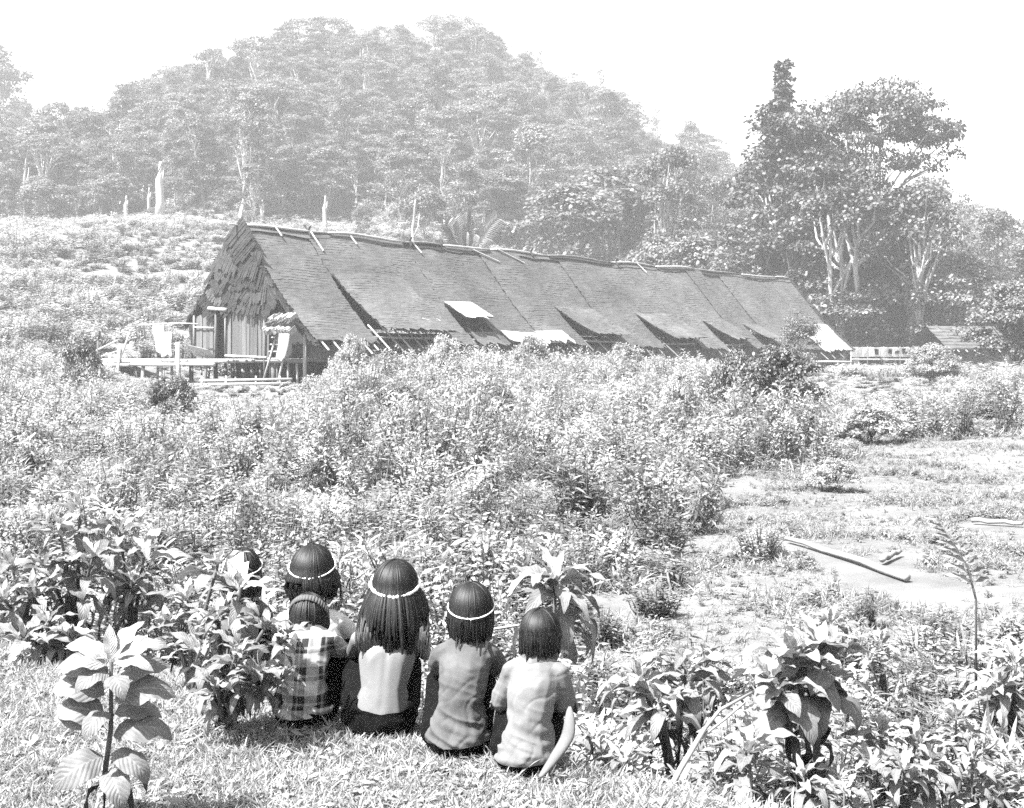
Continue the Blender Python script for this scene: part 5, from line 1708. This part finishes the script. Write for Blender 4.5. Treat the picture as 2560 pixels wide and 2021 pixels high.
def child(px, d, top_py, lean, bow, yaw, hair_len, skin, label, band=None, top=None, hairfull=1.0, wide=1.0, seed=0, arms='knees', bottoms='black_cloth', hem=0.075, drop=0.0, torso=1.0, nhair=560, band_tilt=0.35, headw=1.0, band_h=0.02, flare=.006):
    r = np.random.default_rng(900 + seed)
    x = xat(px, d)
    z0 = float(gz(x, d)) - drop
    ztop = CAMZ - (top_py - HY) / F * d
    sc = (ztop - z0) / (0.655 + bow[1])
    o = empty('person', (x, d, z0), yaw, label, 'person', 'children seated in a row on the bank')
    K = sc
    W = wide
    def P(a, b, c):                       # local point with the sideways lean
        return np.array([a * K * W + lean * max(c, 0) / 0.6, b * K, c * K])
    hc_ = np.array([lean * (0.56 + bow[1]) / 0.6 * 1.0, (0.115 + bow[0]) * K, (0.545 + bow[1]) * K])
    tz = torso
    torso_p = [((0, 0, .085), ((.118 if top else .119) * W, .095, .088)), ((0, .0, .185), ((.092 if top else .089) * W, .07, .05)), ((0, .035, .285), (.113 * W, .078, .075)), ((0, .065, .352), (.112 * W, .056, .042))]
    def tors(inf=0.0, k0=0):
        es = [E_(P(*c), tuple((q + inf) * K for q in rr)) for c, rr in torso_p]
        return [hull(es[i], es[i + 1]) for i in range(k0, 3)]
    sh = [P(s * .115, .07, .352) for s in (-1, 1)]
    body = tors()
    nk = P(0, .085, .43)
    body += [hull(E_(P(0, .06, .38), (.06 * K, .04 * K, .03 * K)), E_(nk, .037 * K)), hull(E_(nk, .036 * K), E_(hc_ + np.array([0, -.01, -.05]) * K, .036 * K))]
    body += [hull(E_(P(0, .08, .42), .032 * K), E_(sh[i], .03 * K)) for i in (0, 1)]
    # head: skull, jaw, brow, nose, lips, ears
    q = K * headw
    body += [E_(hc_, (.069 * q, .086 * q, .083 * q)), hull(E_(hc_ + np.array([0, .035, -.03]) * q, (.056 * q, .05 * q, .05 * q)), E_(hc_ + np.array([0, .055, -.085]) * q, (.03 * q, .025 * q, .018 * q))),
             hull(E_(hc_ + np.array([0, .088, .0]) * q, .009 * q), E_(hc_ + np.array([0, .10, -.03]) * q, .012 * q)), hull(E_(hc_ + np.array([-.016, .082, -.058]) * q, .007 * q), E_(hc_ + np.array([.016, .082, -.058]) * q, .007 * q))]
    for s in (-1, 1):
        body += [E_(hc_ + np.array([s * .07, .0, -.015]) * q, (.010 * q, .018 * q, .027 * q)), E_(hc_ + np.array([s * .028, .076, .008]) * q, (.016 * q, .011 * q, .009 * q))]
    # legs: knees up, feet on the slope
    legs = []
    for s in (-1, 1):
        hip, kn = P(s * .07, .04, .085), P(s * .10, .28, .24)
        hip[0] -= lean * .085 / .6; kn[0] = s * .10 * K * W
        fx = x + s * .09 * K; fy = d + .36 * K
        az = float(gz(fx, fy)) - z0 + .05 * K
        an = np.array([s * .085 * K, .33 * K, az])
        toe = np.array([s * .095 * K, .46 * K, float(gz(fx, fy + .1)) - z0 + .02 * K])
        body += limb([hip, kn, an], [.068 * K, .047 * K, .029 * K]) + [hull(E_(an + np.array([0, -.02, -.02]) * K, .026 * K), E_(toe, (.032 * K, .03 * K, .014 * K)))]
        for t in range(5):
            tx = toe + np.array([(t - 2) * .0125, .032 - abs(t - (1 if s > 0 else 3)) * .004, -.002]) * K
            body.append(hull(E_(toe + np.array([(t - 2) * .012, 0, 0]) * K, .009 * K), E_(tx, .0075 * K)))
        legs.append((hip, kn))
    # arms
    for i, s in enumerate((-1, 1)):
        if arms == 'knees':
            el, wr = P(s * .145, .235, .26), P(s * .09, .32, .335)
            fd, pn = (-s * .25, .6, -.45), (0, .6, .8)
        elif arms == 'crossed':
            el = P(s * .165, .12, .215)
            wr = P(-s * .10, .20, .235 + (.02 if s < 0 else -.01))
            fd, pn = (-s * 1.0, -.42, .02), (-s * .25, .9, .2)
        else:                             # one arm round the neighbour
            el, wr = P(s * .185, .09, .25), P(s * .16, .24, .20)
            fd, pn = (-s * .3, .8, -.3), (s * .3, .3, .8)
        if arms == 'crossed' and s < 0:   # left hand reaches across and grips the right elbow
            wr = P(.105, .175, .225)
        body += limb([sh[i], el, wr], [.034 * K, .028 * K, .019 * K])
        body += hand(wr, fd, pn, K * 1.0, s, 0.55)
    bm_ = blob(body, 0.0052, 4)
    bm_.materials.clear(); bm_.materials.append(M[skin])
    if top is None and skin == 'skin':    # a shallow groove down the spine, shoulder blades
        n = len(bm_.vertices); co = np.empty(n * 3); bm_.vertices.foreach_get('co', co); co = co.reshape(-1, 3)
        xx = co[:, 0] - lean * np.maximum(co[:, 2], 0) / .6 / K * K
        zz = co[:, 2] / K
        back = co[:, 1] < (.02 + .12 * zz) * K
        gro = -.0035 * np.exp(-(xx / (.012 * K)) ** 2) * sstep((zz - .08) / .06) * (1 - sstep((zz - .36) / .05))
        bl = .008 * np.exp(-((np.abs(xx) - .06 * K) / (.025 * K)) ** 2 - ((zz - .31) / .05) ** 2)
        co[:, 1] -= np.where(back, (gro + bl) * K, 0)
        bm_.vertices.foreach_set('co', co.ravel()); bm_.update()
    link('body', bm_, o)
    # bottoms: shorts or a skirt wrapped round hips and thighs
    es = [E_(P(0, 0, .06), ((.118 * W + .022) * K, .115 * K, .075 * K)), E_(P(0, .0, .12), ((.110 * W + .022) * K, .098 * K, .05 * K))]
    bt = [hull(*es)]
    for (hip, kn) in legs:
        k2 = hip + (kn - hip) * .8
        bt += limb([hip, k2], [.082 * K, .066 * K])
    bt.append(hull(E_(P(-.06, .03, .045), .07 * K), E_(P(.06, .03, .045), .07 * K)))
    b2 = blob(bt, 0.0075, 4)
    fold_disp(b2, .006, seed + .3, 0, .3)
    cut(b2, (0, -.09 * K, .112 * K), (0.05, -.6, 1)) if top is None else None
    b2.materials.clear(); b2.materials.append(M[bottoms])
    link('skirt' if top is None else 'shorts', b2, o)
    if top is not None:
        inf = .013
        tp_ = tors(inf)
        tp_[0] = hull(E_(P(0, .0, .075), ((.118 * W + .034) * K, .128 * K, .08 * K)), E_(P(0, 0, .18), ((.098 * W + inf) * K, .086 * K, .06 * K)))
        if True:
            for i, s in enumerate((-1, 1)):
                el = P(s * .145, .235, .26) if arms == 'knees' else P(s * .165, .12, .215)
                e2 = sh[i] + (el - sh[i]) * (.62 if arms != 'crossed' else .8)
                tp_ += [hull(E_(sh[i], .042 * K), E_(e2, (.050 * K, .048 * K, .044 * K)))]
        tp_ += [hull(E_(P(0, .078, .405), (.046 * K, .042 * K, .024 * K)), E_(sh[i], .041 * K)) for i in (0, 1)]
        b3 = blob(tp_, 0.0045, 3)
        fold_disp(b3, .011, seed + 1.7, .06 * K, .30 * K)
        cut(b3, (0, 0, -hem * K), (0, 0.15, -1)) if False else cut(b3, (0, 0, hem * K), (0.04, 0.12, -1))
        b3.materials.clear(); b3.materials.append(M[top])
        link('shirt', b3, o)
    # hair: locks that fan from the crown over the skull and hang
    V, Fc = [], []
    mb = MB()
    rx, ry, rz_ = .073 * q, .09 * q, .088 * q
    zend = CAMZ - (hair_len - HY) / F * d - z0
    for k in range(nhair):
        ph = r.uniform(0, 2 * PI)
        front = math.cos(ph - PI / 2)            # 1 towards the face
        layer = r.uniform(0.0, 1.0)
        grow = 1.02 + .08 * layer * hairfull + .035 * mnoise.noise((math.cos(ph) * 4 + seed, math.sin(ph) * 4, 4.4)) + (.05 if r.random() < .04 else 0)
        pts, rad = [], []
        thm = PI * (.50 if front < .55 else .33)
        ths = np.linspace(0.06, thm, 9)
        j_ = r.normal(0, .055)
        for th in ths:
            a = ph + j_ * (th / thm) * 1.2
            p = hc_ + np.array([math.cos(a) * math.sin(th) * rx, math.sin(a) * math.sin(th) * ry, math.cos(th) * rz_]) * grow
            pts.append(p); rad.append((.0030 + .0055 * math.sin(th)) * q)
        if front < .55:
            lw = r.uniform(.6, 1.35)
            ze = zend + abs(r.normal(0, .013)) + .10 * (zl := hc_[2] - zend) * abs(mnoise.noise((math.cos(ph) * 5 + seed, math.sin(ph) * 5, 2.2))) * 2 + max(0, front) * .05 * K + 0.012 * layer * K
            if front > .1: ze = max(ze, .385 * K)
            if r.random() < .06: ze -= r.uniform(0, .03)
            p = pts[-1].copy()
            nst = max(3, int((p[2] - ze) / .03))
            if p[2] > ze:
                dz = (p[2] - ze) / nst
                out = np.array([math.cos(ph), math.sin(ph)])
                dr = r.normal(0, .0008, 2) + .003 * np.array([mnoise.noise((math.cos(ph) * 3 + seed, math.sin(ph) * 3, .5)), mnoise.noise((math.cos(ph) * 3, math.sin(ph) * 3 + seed, 7.5)) * .5])
                longh = p[2] - ze
                for t in range(nst):
                    u = (t + 1) / nst
                    rad_t = out * (flare * (.4 + layer) * math.cos(min(u, 1) * PI * .62)) * K * 1.6 / nst
                    p = p + np.array([rad_t[0] + dr[0], rad_t[1] + dr[1] - (.0015 if longh > .2 else 0), -dz])
                    # stay outside the back
                    if longh > .2 and p[1] > hc_[1] - .03 * K and u > .3 and front < -.2:
                        p[1] -= .004
                    ty = (.115 * p[2] / .4 / K * K - .095 * K)
                    if longh > .12 and front < .1 and p[2] < .40 * K:
                        p[1] = min(p[1], (.07 - (.40 - p[2] / K) * .18) * K - .066 * K)
                    pts.append(p.copy()); rad.append(lw * (.0088 * (1 - .8 * u ** 3) + .0006) * q)
        mb.tube(pts, rad, 4, 0, False)
    hm_ = MB()
    cap = E_(hc_ + np.array([0, -.010, .008]) * q, (.0725 * q, .083 * q, .084 * q))
    bmh = bmesh.new(); vs = [bmh.verts.new(p) for p in cap]; bmesh.ops.convex_hull(bmh, input=vs)
    bmh.verts.index_update()
    mb.add([v.co[:] for v in bmh.verts], [tuple(v.index for v in f.verts) for f in bmh.faces]); bmh.free()
    mb.build('hair', [M['hair']], o, True)
    # head band
    if band:
        bmb = MB()
        g = 1.19 + .085 * hairfull
        ring = []
        nn = 40
        rr_ = .0029 * (2.2 if band == 'wide' else 1.0) if band != 'cloth' else .011
        Rm = Matrix.Rotation(band_tilt, 3, 'X')
        for i in range(nn + 1):
            a = 2 * PI * i / nn - PI / 2
            c0 = band_h
            cr = math.sqrt(max(0.05, 1 - (c0 / .088) ** 2 * .8))
            p = Rm @ Vector((math.cos(a) * rx * g * cr, math.sin(a) * ry * g * cr, c0 * q))
            ring.append(Vector(hc_) + p)
        if band == 'cloth':
            for i in range(nn):
                a, b_ = ring[i], ring[i + 1]
                up_ = Rm @ Vector((0, 0, .016 * q))
                bmb.add([a - up_ * 1.0, b_ - up_ * 1.0, b_ * 1 + up_ * .9, a * 1 + up_ * .9], [(0, 1, 2, 3)])
            ob = bmb.build('head_cloth', [M['band_grey']], o, True)
            md = ob.modifiers.new('t', 'SOLIDIFY'); md.thickness = .007
        else:
            bmb.tube(ring, [rr_ * q * (1 + .25 * math.sin(i * 1.9)) for i in range(nn + 1)], 6)
            ob = bmb.build('headband', [M['band']], o, True)
            nbd = 3 if band == 'wide' else 2
            for i in range(nbd):
                c = ring[0] + Vector(((i - (nbd - 1) / 2) * .014 * q, -.004 * q, .0015 * math.cos(i * 3)))
                me_ = MB(); 
                bb = bmesh.new(); bmesh.ops.create_icosphere(bb, subdivisions=2, radius=rr_ * q * (1.15 if band == 'wide' else 1.2), matrix=Matrix.Translation(c))
                mm = bpy.data.meshes.new('bead'); bb.to_mesh(mm); bb.free(); mm.materials.append(M['bead'])
                link('bead', mm, ob)
    return o


child(600, 5.95, 1372, 0.0, (0.0, -0.02), 0.1, 1510, 'skin_dark', 'leftmost child, head with a white band half hidden behind a pale leaf', 'thin', 'dark_tee', seed=1, wide=.68, hem=.05, band_tilt=0.3, hairfull=.8)
child(775, 5.72, 1371, -0.01, (0.0, 0.02), -0.03, 1512, 'skin_dark', 'child with bobbed hair, thin white headband and white top behind the plaid shirt', 'thin', 'white_top', seed=2, wide=1.0, hairfull=1.1, flare=.034, band_tilt=0.33, headw=1.1)
child(760, 5.12, 1487, -0.01, (0.03, -0.10), -0.06, 1605, 'skin_dark', 'child in a plaid shirt with a grey cloth band round bowed head', 'cloth', 'plaid', seed=3, wide=.88, band_tilt=-0.95, band_h=.0, hairfull=.7, headw=.95)
child(948, 5.0, 1404, 0.055, (0.0, 0.0), 0.04, 1640, 'skin', 'long-haired girl with bare back, dark skirt and white beaded headband', 'wide', None, seed=4, wide=.98, hairfull=1.0, flare=.05, nhair=760, band_tilt=0.32, band_h=.012)
child(1140, 4.75, 1456, 0.05, (0.0, -0.03), -0.04, 1618, 'skin_dark', 'child in a faded dark tee with bobbed hair and thin headband', 'thin', 'dark_tee', seed=5, wide=.74, headw=.92, flare=.008, hairfull=.95, band_tilt=0.30, band_h=.008)
child(1312, 4.55, 1518, 0.045, (0.0, -0.05), -0.12, 1652, 'skin_dark', "short-haired boy without headband, in a worn light tee, at the end of the row", None, 'light_tee', seed=6, wide=.72, headw=.9, flare=-.004, hairfull=.3, arms='crossed', nhair=520)

# pale curved husk leaning at the boy's hip
V, Fc = [], []
n_ = 16
pa = [at(1424, 1768, 4.50), at(1420, 1835, 4.46), at(1390, 1890, 4.42), at(1350, 1945, 4.38)]
for i in range(n_ + 1):
    u = i / n_ * 3; k = min(int(u), 2); t = u - k
    p_1 = pa[max(k - 1, 0)]; p0_ = pa[k]; p1_ = pa[k + 1]; p2_ = pa[min(k + 2, 3)]
    c = 0.5 * ((2 * p0_) + (p1_ - p_1) * t + (2 * p_1 - 5 * p0_ + 4 * p1_ - p2_) * t * t + (3 * p0_ - p_1 - 3 * p1_ + p2_) * t ** 3)
    w = .021 * math.sin(PI * min(max(i / n_, .0), 1)) ** .8 + .0015
    for j in range(7):
        a = -1.3 + 2.6 * j / 6
        V.append((c.x + math.sin(a) * w, c.y - math.cos(a) * w * .7, c.z + math.sin(a) * w * .25))
for i in range(n_):
    for j in range(6):
        q = i * 7 + j
        Fc.append((q, q + 1, q + 8, q + 7))
o = link('curved_husk', mesh('curved_husk', V, Fc, M['sheath'], True))
md = o.modifiers.new('t', 'SOLIDIFY'); md.thickness = .004
tag(o, 'pale curved dry husk leaning against the hip of the boy in the light tee', 'husk')
